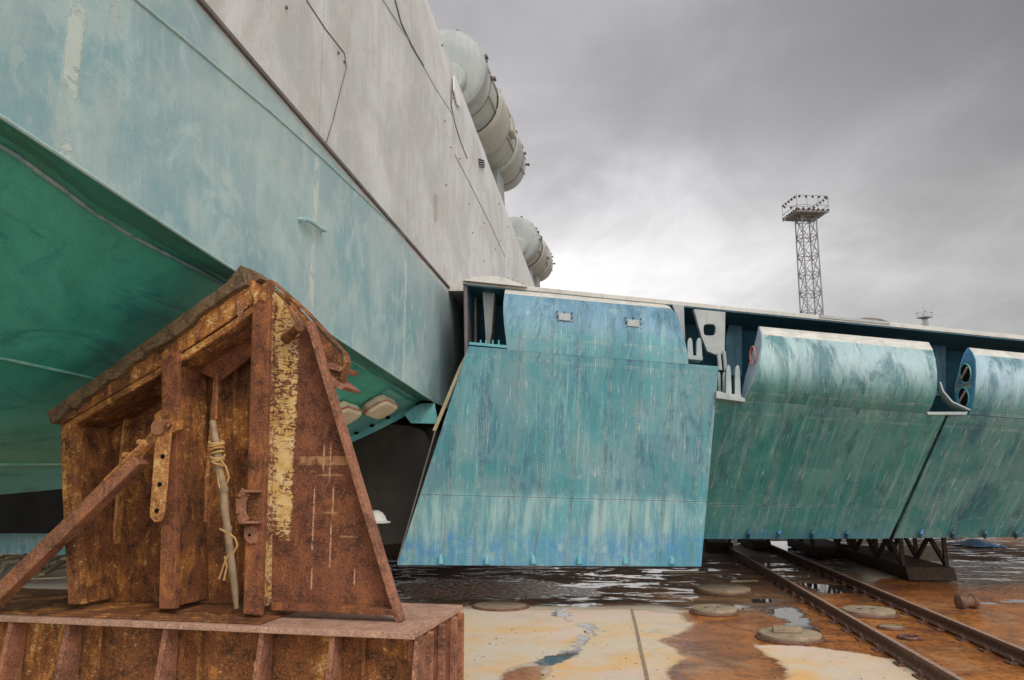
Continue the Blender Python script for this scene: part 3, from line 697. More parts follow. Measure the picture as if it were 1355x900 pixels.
# hull side fittings
def on_side(pts_px, tproud=.012, base=-2.80):
    return [H(s, base + tproud, z) for s, z in (PH(x, y, -2.8) for x, y in pts_px)]
def side_plate(name, m, pts_px, th, bevel=.004):
    mb = MB(); pts = on_side(pts_px, -.01); mb.prism(pts, H(0, th + .01, 0)); return mb.build(name, m, hull, bevel=bevel)
mb = MB(); pp = on_side([(395, 290), (404, 293), (414, 300), (424, 305)], .05); mb.tube(pp, .022, 8)
mb.tube([pp[0], pp[0] - H(0, .06, 0)], .02, 8); mb.tube([pp[-1], pp[-1] - H(0, .06, 0)], .02, 8); mb.build('grab_handle', M['bead'], hull, smooth=True)
side_plate('window', M['glass'], [(600, 100), (604, 108), (608, 128), (608, 142), (604, 138), (600, 120)], .02)
v_ = side_plate('vent', M['black'], [(634, 210), (640, 212), (641, 222), (635, 221)], .01)
for yy in (213, 216, 219):
    side_plate('vent_slat', M['white'], [(634, yy), (641, yy + 1), (641, yy + 2), (634, yy + 1)], .03, 0)
def outline(name, m, pts_px, r=.012):
    mb = MB(); mb.tube(on_side(pts_px, .002), r, 5); return mb.build(name, m, hull)
outline('panel_seam', M['strake'], [(522, 0), (530, 30), (545, 62), (560, 87)], .016)
outline('panel_seam', M['strake'], [(405, 0), (430, 38), (455, 70), (458, 90), (450, 120), (440, 160), (431, 190)], .008)
outline('panel_seam', M['strake'], [(598, 105), (597, 140), (602, 165), (610, 190), (618, 210)], .014)
outline('panel_seam', M['bead'], [(500, -10), (545, 60), (575, 115), (598, 150), (602, 190)], .010)
outline('panel_seam', M['tubewht'], [(598, 190), (597, 260), (594, 330), (590, 368)], .007)
outline('panel_seam', M['strake'], [(602, 205), (625, 250), (650, 300), (668, 340)], .008)
for (x, y) in ((447, 70), (455, 82), (585, 60), (588, 160), (596, 195), (608, 210), (590, 245), (640, 295), (625, 308), (655, 330), (378, 10), (640, 345), (662, 318), (672, 300), (660, 270), (620, 270), (600, 130)):
    mb = MB(); p = on_side([(x, y)], -.01)[0]; mb.lathe(p, H(0, 1, 0), [(0, .018), (.025, .018), (.03, .010)], 8); mb.build('stud', M['strake'], hull)
# pale rubbed patches that stand as thin doublers
side_plate('doubler_plate', M['tubewht'], [(573, 258), (579, 256), (580, 290), (575, 295)], .006, 0)

# ---- wing
def te(px): return 371 + (px - 612) * .0996
def wing_secs():
    secs, uvs = [], []
    for px in (613, 700, 800, 950, 1100, 1250, 1400, 1600, 1900):
        b0 = P(px, te(px), 13.0); x, z = b0.x, b0.z
        prof = [(0, 0), (.5, .10), (3, .42), (8, .55), (13, .2), (14.6, -.35), (15, -.9), (14.5, -1.3), (12, -1.7), (6, -1.8), (1.75, -1.75),
                (1.55, -1.5), (1.30, -.9), (1.15, -.45), (.9, -.18), (.3, -.10), (0, -.085)]
        secs.append([Vector((x + (dy * .03), 13.0 + dy, z + dz)) for dy, dz in prof])
    return secs
ws = wing_secs()
top = [r[0:12] for r in ws]; cov = [r[11:] + [r[0]] for r in ws]
mb, ids = loft(top); mb.face(ids[-1][::-1]); wing = mb.build('wing', M['lip'], EK, smooth=True)
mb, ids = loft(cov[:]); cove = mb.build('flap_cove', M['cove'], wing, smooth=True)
mb = MB(); pl = [P(px, te(px), 12.985) for px in (612, 900, 1200, 1500, 1900)]
mb.prism([p + Vector((0, 0, .012)) for p in pl] + [p + Vector((0, 0, -.062)) for p in pl[::-1]], (0, .10, 0)); mb.build('trailing_edge_lip', M['lip'], wing, bevel=.008)
mb = MB(); mb.prism([P(px, te(px) - 1.5, 12.97) for px in (1085, 1178)] + [P(px, te(px) + 2, 12.97) for px in (1178, 1085)], (0, .2, .02)); mb.build('trailing_edge_patch', M['white'], wing)
# root fairing hood over the inner end of the flap slot
secs = []
for k, (f, hgt) in enumerate(((0, .02), (.15, .13), (.35, .2), (.6, .2), (.85, .1), (1, .02))):
    px = 613 + f * 85; b0 = P(px, te(px), 12.9)
    secs.append([b0 + Vector((0, 0, 0)), b0 + Vector((0, .05, hgt * .7)), b0 + Vector((0, .5, hgt)), b0 + Vector((0, 2.0, hgt + .1)), b0 + Vector((0, 3.0, .1))])
mb, ids = loft(secs); mb.build('root_fairing', M['lip'], wing, smooth=True)
for f in np.linspace(.08, .92, 12):
    px = 613 + f * 85; b0 = P(px, te(px), 12.9); hg = .2 * math.sin(math.pi * f) ** .6
    mb = MB(); mb.lathe(b0 + Vector((0, .10, hg * .72)), (0, -.4, 1), [(-.02, .012), (.02, .012)], 6); mb.build('rivet', M['tubewht'], wing)
a_ = P(613, te(613), 13.0); bk = H(1, 0, 0)
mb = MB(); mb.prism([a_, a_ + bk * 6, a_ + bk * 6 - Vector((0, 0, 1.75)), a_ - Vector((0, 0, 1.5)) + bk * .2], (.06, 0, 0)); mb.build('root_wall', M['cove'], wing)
mb = MB(); mb.prism([a_ + bk * 1.2 + Vector((0, 0, .1)), a_ + bk * 6 + Vector((0, 0, .1)), a_ + bk * 6 + Vector((-1.2, .0, .1)), a_ + bk * 1.2 + Vector((-1.2, 0, .1))], (0, 0, .2)); mb.build('root_light_block', M['lip'], wing)  # unseen cover added over the root gap to keep sky light out
# inner wall of the slot and its strut
mb = MB(); pts = [P(618, 376, 13.0), P(619, 470, 13.0), P(619, 470, 13.0) + Vector((.1, 1.4, 0)), P(618, 376, 13.0) + Vector((.1, 1.4, 0))]
mb.prism(pts, (-.05, 0, 0)); mb.build('root_rib', M['strake'], wing)
mb = MB(); mb.prism([P(638, 380, 13.3), P(655, 381, 13.3), P(651, 440, 13.3), P(648, 456, 13.3), P(643, 456, 13.3), P(642, 440, 13.3)], (0.03, .35, 0)); mb.build('slot_strut', M['white'], wing, bevel=.01)
mb = MB(); mb.tube([P(629, 378, 13.6), P(629, 462, 13.6)], .03, 8); mb.build('slot_pipe', M['strake'], wing)
# plates beyond the inner flap
def vplate(name, m, pts, Y, dy, parent, hole=None, dx=.0, bevel=.008):
    mb = MB(); n = len(pts)
    if hole is None: mb.prism([P(x, y, Y) for x, y in pts], (dx, dy, 0))
    else:
        o = [P(x, y, Y) for x, y in pts]; hc = Vector((sum(p[0] for p in hole) / len(hole), sum(p[1] for p in hole) / len(hole)))
        # resample the hole to the outline's vertex count by angle
        oc = [(x, y) for x, y in pts]; hh = []
        hw = (max(p[0] for p in hole) - min(p[0] for p in hole)) / 2; hg = (max(p[1] for p in hole) - min(p[1] for p in hole)) / 2
        for (x, y) in oc:
            a = math.atan2((y - hc.y) / hg, (x - hc.x) / hw); q = (abs(math.cos(a)) ** 4 + abs(math.sin(a)) ** 4) ** -.25
            hh.append(P(hc.x + hw * q * math.cos(a), hc.y + hg * q * math.sin(a), Y))
        off = Vector((dx, dy, 0))
        a = mb.verts(o); b = mb.verts(hh); c = mb.verts([p + off for p in o]); d_ = mb.verts([p + off for p in hh])
        for i in range(n):
            j = (i + 1) % n
            mb.face((a[i], a[j], b[j], b[i])); mb.face((c[i], d_[i], d_[j], c[j])); mb.face((a[i], c[i], c[j], a[j])); mb.face((b[i], b[j], d_[j], d_[i]))
    return mb.build(name, m, parent, bevel=bevel)
def dense(pts, k=3):
    out = []
    for i in range(len(pts)):
        a, b = pts[i], pts[(i + 1) % len(pts)]
        for j in range(k): out.append((a[0] + (b[0] - a[0]) * j / k, a[1] + (b[1] - a[1]) * j / k))
    return out
vplate('hinge_arm', M['white'], dense([(918, 409), (960, 413), (959, 468), (951, 471), (936, 465), (928, 445)], 4), 12.75, .10, wing, hole=[(931, 429), (947, 444)])
vplate('hinge_arm', M['white'], dense([(889, 402), (905, 404), (907, 452), (898, 425)], 2), 12.95, .1, wing)
mb = MB(); mb.tube([P(951, 468, 12.75), P(953, 490, 12.7)], .035, 8); mb.tube([P(958, 465, 12.7), P(960, 490, 12.7), P(966, 497, 12.7)], .03, 8); mb.build('hinge_link', M['white'], wing, smooth=True)
# forked lug on the flap top
def fork(name, x, y, w, h, Y, parent, m):
    mb = MB()
    mb.prism([P(x - w * .5, y, Y - .02), P(x + w * .5, y + 2, Y - .02), P(x + w * .5, y - 4, Y - .02), P(x - w * .5, y - 5, Y - .02)], (0, .3, 0))
    base = mb.build(name, m, parent, bevel=.008)
    for dx in (-w * .27, w * .27):
        q = [(-.16, 0), (-.15, -.7), (-.13, -.88), (-.06, -.98), (.04, -1.0), (.11, -.92), (.15, -.75), (.2, 0)]
        mb = MB(); mb.prism([P(x + dx + a * w, y - 4 + b_ * (h - 4), Y) for a, b_ in q], (.02, .16, 0)); mb.build('fork_arm', m, parent, bevel=.006)
    return base
# cove curved partitions seen above the second flap
def cove_rib(px, Y, m=None):
    mb = MB(); z0 = te(px)
    mb.prism([P(px, z0 + 6, Y), P(px - 10, z0 + 16, Y), P(px - 16, z0 + 40, Y), P(px - 16, z0 + 90, Y), P(px + 6, z0 + 90, Y), P(px + 6, z0 + 8, Y)], (.03, .5, 0))
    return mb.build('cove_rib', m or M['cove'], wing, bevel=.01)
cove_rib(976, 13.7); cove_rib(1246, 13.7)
mb = MB(); a0 = [P(1150 + 40 * math.cos(a), 442 - 22 * math.sin(a), 13.75) for a in np.linspace(.1, math.pi - .1, 12)]
mb.prism(a0, (0, .12, 0)); mb.build('cove_hatch', M['strake'], wing, bevel=.01)
for x0, w_, hh_ in ((1185, 14, 14), (1210, 16, 12)):
    vplate('cove_box', M['white'], [(x0, 432), (x0 + w_, 434), (x0 + w_ - 2, 432 + hh_ + 8), (x0 + 2, 430 + hh_ + 8)], 13.55, .15, wing)

# ---- flaps
def flap_surface(st, back, mname, nsub=24, v0=0.0):
    """st: front stations (pxL,pyL,YL,pxR,pyR,YR) from the top down; back: offsets behind first and last."""
    secs = []; uvv = []
    L = [P(a, b, c) for a, b, c, *_ in st]; Rr = [P(d_, e, f) for _, _, _, d_, e, f in st]
    v = [v0]
    for i in range(1, len(st)): v.append(v[-1] + ((L[i] - L[i - 1]).length + (Rr[i] - Rr[i - 1]).length) / 2)
    # smooth resample of the profile
    cols = []
    for k in range(nsub + 1):
        f = k / nsub; cols.append([L[i].lerp(Rr[i], f) for i in range(len(st))])
    mb = MB(); ids = [mb.verts(c) for c in cols]
    def uvp(p, i): return (p.x + (v[i]) * .0, v[i])
    for k in range(nsub):
        for i in range(len(st) - 1):
            q = [(k, i), (k, i + 1), (k + 1, i + 1), (k + 1, i)]
            mb.face([ids[a][b] for a, b in q], [(cols[a][b].x, v[b]) for a, b in q])
    bk = [mb.verts([cols[k][i] + Vector((0, back[i], back[i] * .02)) for i in range(len(st))]) for k in (0, nsub)]
    n = len(st)
    for i in range(n - 1): mb.face((bk[0][i], bk[1][i], bk[1][i + 1], bk[0][i + 1]))
    for e, kk in ((0, 0), (1, nsub)):
        for i in range(n - 1): mb.face((ids[kk][i], bk[e][i], bk[e][i + 1], ids[kk][i + 1]))
    mb.face([ids[k][0] for k in range(nsub + 1)] + [bk[1][0], bk[0][0]])
    mb.face([ids[k][-1] for k in range(nsub + 1)] + [bk[1][-1], bk[0][-1]])
    return mb, L, Rr, v
def interp(a, b, f): return tuple(a[i] + (b[i] - a[i]) * f for i in range(6))
# inner flap (hangs plumb, raked inner edge)
t0, t1 = (620, 458, 12.26, 951, 485, 12.24), (525, 748, 12.52, 928, 750, 12.50)
st = [interp(t0, t1, f) for f in (0, .1, .25, .4, .55, .7, .85, 1)]
mb, L1, R1, vv = flap_surface(st, [.55, .5, .42, .34, .27, .2, .12, .05], 'flapA', v0=1.12)
flap1 = mb.build('flap', M['flapA'], EK, bevel=.006)
tag(flap1, 'innermost blue teal flap hanging lowest, with a raked left edge')
# fairing (nose) of the inner flap
st = [(669, 382, 13.02, 880, 403, 13.02), (668, 386, 12.84, 886, 406, 12.84), (667, 392, 12.68, 892, 412, 12.68), (666, 401, 12.52, 897, 420, 12.50),
      (666, 413, 12.40, 901, 432, 12.38), (667, 428, 12.30, 905, 447, 12.29), (669, 444, 12.262, 909, 463, 12.25), (671, 463, 12.256, 911, 482.3, 12.238)]
mb, *_ = flap_surface(st, [.05, .2, .3, .45, .5, .5, .5, .5], 'noseA')
mb.build('nose_fairing', M['flapA'], flap1, smooth=True)
for (x, y) in ((747, 419), (838, 427)):
    Y = 12.335
    mb = MB(); mb.prism([P(x - 8, y - 5, Y + .02), P(x + 8, y - 3.5, Y + .02), P(x + 8, y + 6, Y), P(x - 8, y + 4.5, Y)], (0, .12, 0)); mb.build('access_plate', M['white'], flap1, bevel=.01)
    for (dx, dy) in ((-10, -7), (0, -6), (10, -5), (-10, 0), (10, 1.5), (-10, 6.5), (0, 7.5), (10, 8)):
        mb = MB(); mb.lathe(P(x + dx, y + dy, Y + .04), (0, -1, 0), [(-.06, .010), (.035, .010), (.042, .005)], 6); mb.build('bolt', M['rustm'], flap1)
def cone_row(flap, pts, m):
    for (x, y, Y, s_) in pts:
        a, b = P(x, y, Y), P(x - .3, y - 19 * s_, Y + .02)
        mb = MB(); mb.tube([a + Vector((0, .01, 0)), a.lerp(b, .3) + Vector((0, .012, 0)), a.lerp(b, .8) + Vector((0, .03, 0)), b + Vector((0, .05, 0))], [.052, .045, .022, .006], 10)
        mb.build('drain_cone', m, flap, smooth=True)
M['cone'] = paint_plain('drain_cone_turquoise', (.08, .28, .32), (.12, .34, .37), (.05, .18, .3), .45, 6)
cone_row(flap1, [(583 + i * 61.2, 746.5, 12.49, 1) for i in range(6)], M['cone'])
mb = MB(); mb.prism([P(620, 456, 12.26), P(672, 461, 12.26), P(672, 457, 12.26), P(621, 452.5, 12.26)], (0, .4, 0)); mb.build('flap_edge_cap', M['cone'], flap1, bevel=.005)
mb = MB(); e = [P(*p) for p in ((622, 460, 12.30), (612, 486, 12.33), (577, 570, 12.36))]
mb.prism([e[0], e[1], e[2], e[2] + Vector((-.06, .0, 0)), e[1] + Vector((-.06, 0, .0)), e[0] + Vector((-.02, 0, 0))], (0, .07, 0)); mb.build('edge_seal', M['greyplank'], flap1, bevel=.006)
mb = MB(); e = [P(*p) for p in ((577, 570, 12.36), (527, 744, 12.50))]
mb.beam(e[0] + Vector((-.012, .03, 0)), e[1] + Vector((-.012, .03, 0)), .02, .06, (0, 1, 0)); mb.build('edge_seal', M['strake'], flap1)
fork('hinge_fork', 919, 475, 22, 28, 12.30, flap1, M['bracket'])
for x in (636, 643, 652, 660):
    mb = MB(); mb.tube([P(x, 458, 12.4), P(x, 450, 12.4)], .015, 8); mb.build('hinge_pin', M['cone'], flap1)
# patch plates riveted across the shoulder
for (x, y, w_, h_) in ((695, 500, 20, 9), (745, 503, 22, 10), (776, 506, 24, 10), (836, 511, 20, 12), (880, 514, 16, 12), (712, 497, 12, 7)):
    f = (y - 458) / 290; Y = 12.26 + .26 * f
    pts = [P(x + w_ / 2 * math.copysign(abs(math.cos(a)) ** .6, math.cos(a)), y + h_ / 2 * math.copysign(abs(math.sin(a)) ** .6, math.sin(a)), Y - .005) for a in np.linspace(0, 2 * math.pi, 13)[:-1]]
    mb = MB(); mb.prism(pts, (0, .02, 0)); mb.build('patch_plate', M['flapA'], flap1, bevel=.003)
# second and third flaps: full noses above, skins sloping away below
def outer_flap(noseL, noseR, bodyT, bodyB, mbody, mnose, label):
    st = [interp(bodyT, bodyB, f) for f in (0, .1, .2, .35, .5, .65, .8, .92, 1)]
    mb, *_ = flap_surface(st, [.5, .5, .45, .38, .3, .22, .15, .08, .05], 'b', v0=1.12)
    fl = mb.build('flap', mbody, EK, bevel=.006); tag(fl, label)
    st = [(a[0], a[1], a[2], b[0], b[1], b[2]) for a, b in zip(noseL, noseR)]
    mb, *_ = flap_surface(st, [.04, .24, .42, .52, .58, .55, .42, .3], 'n')
    mb.build('nose_fairing', mbody, fl, smooth=True)
    return fl
nL = [(1005, 432, 12.55), (1008, 441, 12.32), (1009, 455, 12.17), (1006, 472, 12.09), (1002, 490, 12.07), (998, 505, 12.11), (992, 518, 12.21), (985, 529.5, 12.325)]
nR = [(1229, 453, 12.55), (1234, 462, 12.32), (1238, 476, 12.14), (1240, 493, 12.06), (1240, 508, 12.05), (1239, 521, 12.09), (1234, 535, 12.19), (1228, 547.2, 12.325)]
flap2 = outer_flap(nL, nR, (935, 526, 12.33, 1252, 549, 12.33), (868, 713.5, 13.8, 1177, 713, 13.8), M['flapB'], None, 'middle green teal flap sloping away, with a pale capped nose')
nL3 = [(1282, 460, 12.62), (1287, 466, 12.42), (1291, 476, 12.26), (1292, 492, 12.18), (1291, 508, 12.16), (1290, 524, 12.2), (1287, 537, 12.27), (1282, 548.5, 12.36)]
nR3 = [(x + 290, y + 29 - i * .8, Y) for i, (x, y, Y) in enumerate(nL3)]
flap3 = outer_flap(nL3, nR3, (1256, 547, 12.37, 1590, 573, 12.37), (1183, 712.5, 13.8, 1520, 709, 13.8), M['flapC'], None, 'outermost dark teal flap cut by the right edge, with two round holes in its end rib')
# end ribs: flat plates closing the noses, in planes across the span
M['ribblue'] = paint_plain('end_rib_blue', (.03, .16, .32), (.06, .24, .40), (.10, .30, .38), .45, 3)
M['ribpale'] = paint_plain('end_rib_pale_blue', (.30, .42, .50), (.40, .48, .52), (.16, .32, .44), .5, 3)
def end_rib(nose, m, fl):
    bo = [.04, .24, .42, .52, .58, .55, .42, .3]
    fr = [P(*p) + Vector((-.012, .008, 0)) for p in nose]
    bkp = [p + Vector((0, b_ - .02, 0)) for p, b_ in zip(fr, bo)]
    mb = MB(); mb.prism(fr + bkp[::-1], (.008, 0, 0)); return mb.build('end_rib', m, fl, bevel=.004), fr, bkp
def oval(name, c, ry, rz, m, fl, rimm, inner=True):
    ring = [c + Vector((0, ry * math.cos(2 * math.pi * k / 24), rz * math.sin(2 * math.pi * k / 24))) for k in range(24)]
    if inner:
        mb = MB(); mb.prism([p + Vector((-.004, 0, 0)) for p in ring], (.006, 0, 0)); mb.build(name, m, fl)
    mb = MB(); mb.tube([p + Vector((-.006, 0, 0)) for p in ring + ring[:1]], .013, 6, caps=False); mb.build('hole_rim', rimm, fl, smooth=True)
_, fr, bkp = end_rib(nL3, M['ribblue'], flap3)
for i in (3, 5):
    c = fr[i].lerp(bkp[i], .48) + Vector((-.012, 0, .0)); oval('lightening_hole', c, .15, .155, M['black'], flap3, M['cone'])
    mb = MB(); mb.tube([c + Vector((-.02, -.09, .09)), c + Vector((-.02, .10, -.06))], .018, 6); mb.build('rod_end', M['steelw'], flap3)
_, fr, bkp = end_rib(nL, M['ribpale'], flap2)
oval('hatch', fr[3].lerp(bkp[3], .5) + Vector((-.02, 0, .05)), .13, .15, M['ribpale'], flap2, M['padred'], False)
# forked hinges of flap 2
fork('hinge_fork', 970, 526, 22, 43, 12.25, flap2, M['bracket'])
fork('hinge_fork', 955, 522, 12, 30, 12.6, flap2, M['bracket'])
mb = MB(); mb.prism([P(948, 517, 12.2), P(986, 527, 12.2), P(986, 532, 12.2), P(948, 527, 12.2)], (0, .3, 0)); mb.build('hinge_shelf', M['bracket'], flap2, bevel=.006)
for k in range(5):
    mb = MB(); a = [(1242, 506 + k * 2), (1246 + k, 518 + k * 3), (1258, 532 + k * 1.5), (1282 - k * 4, 543 + (k % 2))]
    q = [P(x, y, 12.35 + .06 * k) for x, y in a]
    for i in range(3): mb.beam(q[i], q[i + 1], .10, .025, (0, 0, 1))
    mb.build('hinge_leaf', M['bracket'], flap2, bevel=.003)
mb = MB(); mb.prism([P(1226, 545, 12.30), P(1281, 545, 12.30), P(1279, 549, 12.30), P(1228, 549, 12.30)], (0, .3, 0)); mb.build('hinge_shelf', M['bracket'], flap2, bevel=.005)
# hooks under the outer flaps' edges
for fl, xs_ in ((flap2, (990, 1030, 1074, 1120)), (flap3, (1218, 1260, 1303, 1344))):
    for x in xs_:
        mb = MB(); mb.tube([P(x, 711, 13.76), P(x + 1, 705, 13.66), P(x + 3, 701, 13.66)], [.032, .028, .010], 8); mb.build('drain_cone', M['cove'] if x not in (1218, 1030) else M['ribblue'], fl, smooth=True)
# black strip set behind the gap between the two outer flaps
mb = MB(); mb.prism([P(1246, 548, 12.6), P(1262, 548, 12.6), P(1190, 712, 14.0), P(1174, 712, 14.0)], (0, .05, 0)); mb.build('gap_strip', M['black'], wing)

# ---- port side: inner flap beyond the hull, seen low at the left
mb = MB(); pts = []
A_, B_ = H(13.9, -8.9, .62), H(13.9, -16, .62)
secs = [[A_.lerp(B_, f) + Vector((0, 0, 0)) for f in np.linspace(0, 1, 30)], [A_.lerp(B_, f) + Vector((0, -.25, 1.4)) for f in np.linspace(0, 1, 30)], [A_.lerp(B_, f) + Vector((0, -.3, 3.4)) for f in np.linspace(0, 1, 30)]]
mb, ids = loft(secs, uvfun=lambda i, j: (j * .24, 3.2 - i * 1.4))
mbd = MB(); mbd.prism([H(13.2, -8.2, 1.02), H(13.2, -18, .98), H(13.2, -18, 4.5), H(13.2, -8.2, 4.5)], H(.3, 0, 0)); mbd.build('port_shade_box', M['black'], EK)  # near-black box added to stand in for the shade under the port wing
o = mb.build('flap', M['flapA'], EK); so_ = o.modifiers.new('thick', 'SOLIDIFY'); so_.thickness = .08
tag(o, 'flap on the far side of the hull, only its pale lower edge showing')
mb = MB(); mb.prism([H(13.2, -8.3, 4.7), H(13.2, -17, 4.4), H(28, -15, 4.6), H(28, -8.3, 4.9)], (0, 0, .5)); mb.build('wing', M['lip'], EK, bevel=.1)

# ---- missile launch tubes on the back
def tubepair(s0, z0, s1, z1, r, tts, cap_only=False):
    for n_, tt in enumerate(tts):
        a, b = H(s0, tt, z0), H(s1, tt, z1); d_ = (b - a); L = d_.length; d_.normalize()
        up = Vector((0, 0, 1)) - d_ * d_.z; up.normalize(); sd_ = d_.cross(up); 
        mb = MB(); mb.lathe(a, d_, [(0, r * .98), (.02, r), (L * .30, r), (L * .302, r * 1.035), (L * .33, r * 1.035), (L * .332, r), (L * .62, r), (L * .622, r * 1.03), (L * .64, r * 1.03), (L * .642, r), (L - .5, r * .99), (L - .25, r * .95), (L - .08, r * .82), (L, r * .6)], 40)
        tb = mb.build('launch_tube', M['tube'], EK, smooth=True)
        mb = MB(); mb.lathe(a + d_ * .02, -d_, [(-.5, r * 1.02), (-.46, r * 1.055), (.02, r * 1.055), (.08, r * 1.0), (.13, r * .92), (.17, r * .6), (.18, 0.01)], 40)
        mb.build('end_cap', M['cap'], tb, smooth=True)
        mb = MB()
        for f_ in (.10, .46, .86):
            c_ = a + d_ * L * f_; mb = MB(); mb.lathe(c_, d_, [(0, r * 1.004), (.05, r * 1.012), (.06, r * 1.004)], 40); mb.build('ring_seam', M['strake'], tb)
        for an_ in (R(48), R(22)):
            mb = MB(); n2 = sd_ * math.cos(an_) + up * math.sin(an_); tn2 = d_.cross(n2)
            mb.box(a + d_ * L * (.16 if an_ > .5 else .55) + n2 * r, n2 * .05, tn2 * .28, d_ * .8); mb.build('side_panel', M['cap'], tb, bevel=.04)
        mb = MB(); mb.lathe(a - d_ * .12 - up * r * .35 + sd_ * r * .15, -d_, [(0, r * .42), (.22, r * .42), (.3, r * .36), (.33, .01)], 28); mb.build('cap_boss', M['cap'], tb, smooth=True)
        # hinge and lug blocks
        for (fl_, ang) in ((.02, 20), (.02, 75), (.12, 40), (.12, 10), (.33, 65), (.33, 35), (.5, 50), (.7, 30), (.74, 55), (.94, 25), (.94, 60), (.97, 5), (.8, 80)):
            an = R(ang); p = a + d_ * L * fl_ + (sd_ * math.cos(an) + up * math.sin(an)) * r
            nn = (sd_ * math.cos(an) + up * math.sin(an)); tn = d_.cross(nn)
            mb = MB(); mb.box(p + nn * .05, nn * .09, tn * .035, d_ * .08); mb.box(p + nn * .11 + d_ * .10, nn * .03, tn * .05, d_ * .03); mb.build('lug', M['strake'], tb, bevel=.01)
        for (fl_, ang, la, lt) in ((.10, 58, .5, .18), (.36, 52, .35, .22), (.42, 20, .9, .14), (.58, 68, .4, .2), (.86, 38, .35, .24), (.90, 70, .25, .15), (.50, 5, .5, .3)):
            an = R(ang); nn = (sd_ * math.cos(an) + up * math.sin(an)); tn = d_.cross(nn); p = a + d_ * L * fl_ + nn * r
            mb = MB(); mb.box(p + nn * .03, nn * .10, tn * lt, d_ * la); mb.build('equipment_box', M['tube'] if ang > 30 else M['tubewht'], tb, bevel=.05)
        # recessed side panel, pipes
        mb = MB()
        for an in (R(-20), R(12)):
            mb.tube([a + d_ * L * f + (sd_ * math.cos(an) + up * math.sin(an)) * (r + .03) for f in np.linspace(.1, .95, 12)], .025, 6)
        mb.build('conduit', M['tubewht'], tb)
        # saddle fairings
        for (f0, f1, m_) in ((.22, .44, M['tubewht']), (.62, .80, M['tube'])):
            secs = []
            for f in np.linspace(f0, f1, 6):
                c = a + d_ * L * f; row = []
                for an in np.linspace(R(15), R(-150), 14):
                    q = c + (sd_ * math.cos(an) + up * math.sin(an)) * r * (1.04 + .04 * math.sin(math.pi * (f - f0) / (f1 - f0)))
                    row.append(q)
                secs.append(row)
            mb, _ = loft(secs); o_ = mb.build('saddle_band', m_, tb, smooth=True); sm = o_.modifiers.new('t', 'SOLIDIFY'); sm.thickness = .05; sm.offset = 1
        mb = MB()
        for f in (.3, .68):
            c = a + d_ * L * f
            mb = MB(); mb.prism([c + d_ * -.7 - up * r * .7 + sd_ * r * .4, c + d_ * .7 - up * r * .7 + sd_ * r * .4, Vector((c.x, c.y, 0)) + d_ * .9 + Vector((0, 0, 10.9)) + sd_ * .5, Vector((c.x, c.y, 0)) - d_ * .9 + Vector((0, 0, 10.9)) + sd_ * .5], -sd_ * r * .9); mb.build('support_leg', M['cap'], tb, bevel=.03)
tubepair(18.8, 12.35, 30.2, 14.15, 1.0, (-3.92, -7.2))
tubepair(34.8, 12.6, 46.4, 14.45, 1.02, (-3.92, -7.2))

# ------------------------------------------------------------------ rusty cradle
CR = empty('ship_cradle', C(-1.9, .5, 0), 'big rusty steel cradle propping the hull, left foreground, with flaking yellow paint on its upright', 'cradle')
def cplate(name, m, pts_px, v, th, bevel=.005, parent=None, uvo=None):
    q = [PC(x, y, v) for x, y in pts_px]
    mb = MB(); off = Vector((sC * th, cC * th, 0)); pts = [C(u, v, z) for u, z in q]
    n = len(pts); a = mb.verts(pts); b = mb.verts([p + off for p in pts])
    if uvo is None: uo = (0, 0)
    else:
        uo = PC(uvo[0], uvo[1], v)
    mb.face(a[::-1], [(q[i][0] - uo[0], q[i][1] - (uo[1] if uvo else 0)) for i in range(n)][::-1]); mb.face(b, [(u - uo[0], z - uo[1]) for u, z in q])
    for i in range(n):
        j = (i + 1) % n; mb.face((a[i], a[j], b[j], b[i]), [(0, 0)] * 4)
    return mb.build(name, m, parent or CR, bevel=bevel)
def cbox(name, m, u0, u1, v0, v1, z0, z1, bevel=.005, parent=None):
    mb = MB(); mb.prism([C(u0, v0, z0), C(u1, v0, z0), C(u1, v1, z0), C(u0, v1, z0)], (0, 0, z1 - z0)); return mb.build(name, m, parent or CR, bevel=bevel)
ZP = 1.05
# plinth girder: web, flanges, stiffeners, end plates
plinth = cbox('plinth_top', M['rustp'], -5.2, 0, 0, 1.12, ZP - .04, ZP)
cbox('plinth_top_edge', M['rustm'], -5.2, -1.06, .05, 1.12, ZP + .002, ZP + .014, parent=plinth)
cbox('plinth_web', M['rusto'], -5.2, -.06, .18, .22, .04, ZP - .041)
cbox('plinth_web', M['rusto'], -5.2, -.06, .92, .96, .04, ZP - .041)
cbox('plinth_base', M['rustm'], -5.25, .05, -.18, 1.16, 0, .038)
cbox('plinth_end', M['rustd'], -.055, -.02, .05, 1.06, .04, ZP - .041)
for v in (.28, .55, .84, 1.02):
    cbox('end_stiffener', M['rustbar'], -.019, .03, v, v + .035, .04, ZP - .042)
for px in (12, 88, 218, 346, 440, 552):
    u = PC(px, 838, .02)[0]
    mb = MB(); mb.prism([C(u - .022, .03, ZP - .042), C(u - .022, .158, ZP - .042), C(u - .022, .158, .04), C(u - .022, -.16, .04)], H(0, 0, 0) + Vector((cC * .035, -sC * .035, 0)))
    mb.build('plinth_stiffener', M['rustbar'], CR, bevel=.004)
for px in (130, 262, 480):
    u = PC(px, 838, .1)[0]; cbox('plinth_rib', M['rusto'], u - .012, u + .012, .12, .158, .04, ZP - .045)
# lug holes on the plinth stiffener
mb = MB(); u, z = PC(338, 885, .0); mb.tube([C(u, -.02, z + .05), C(u + .015, -.025, z), C(u, -.02, z - .05)], .012, 6); mb.build('eye_loop', M['rustbar'], CR)
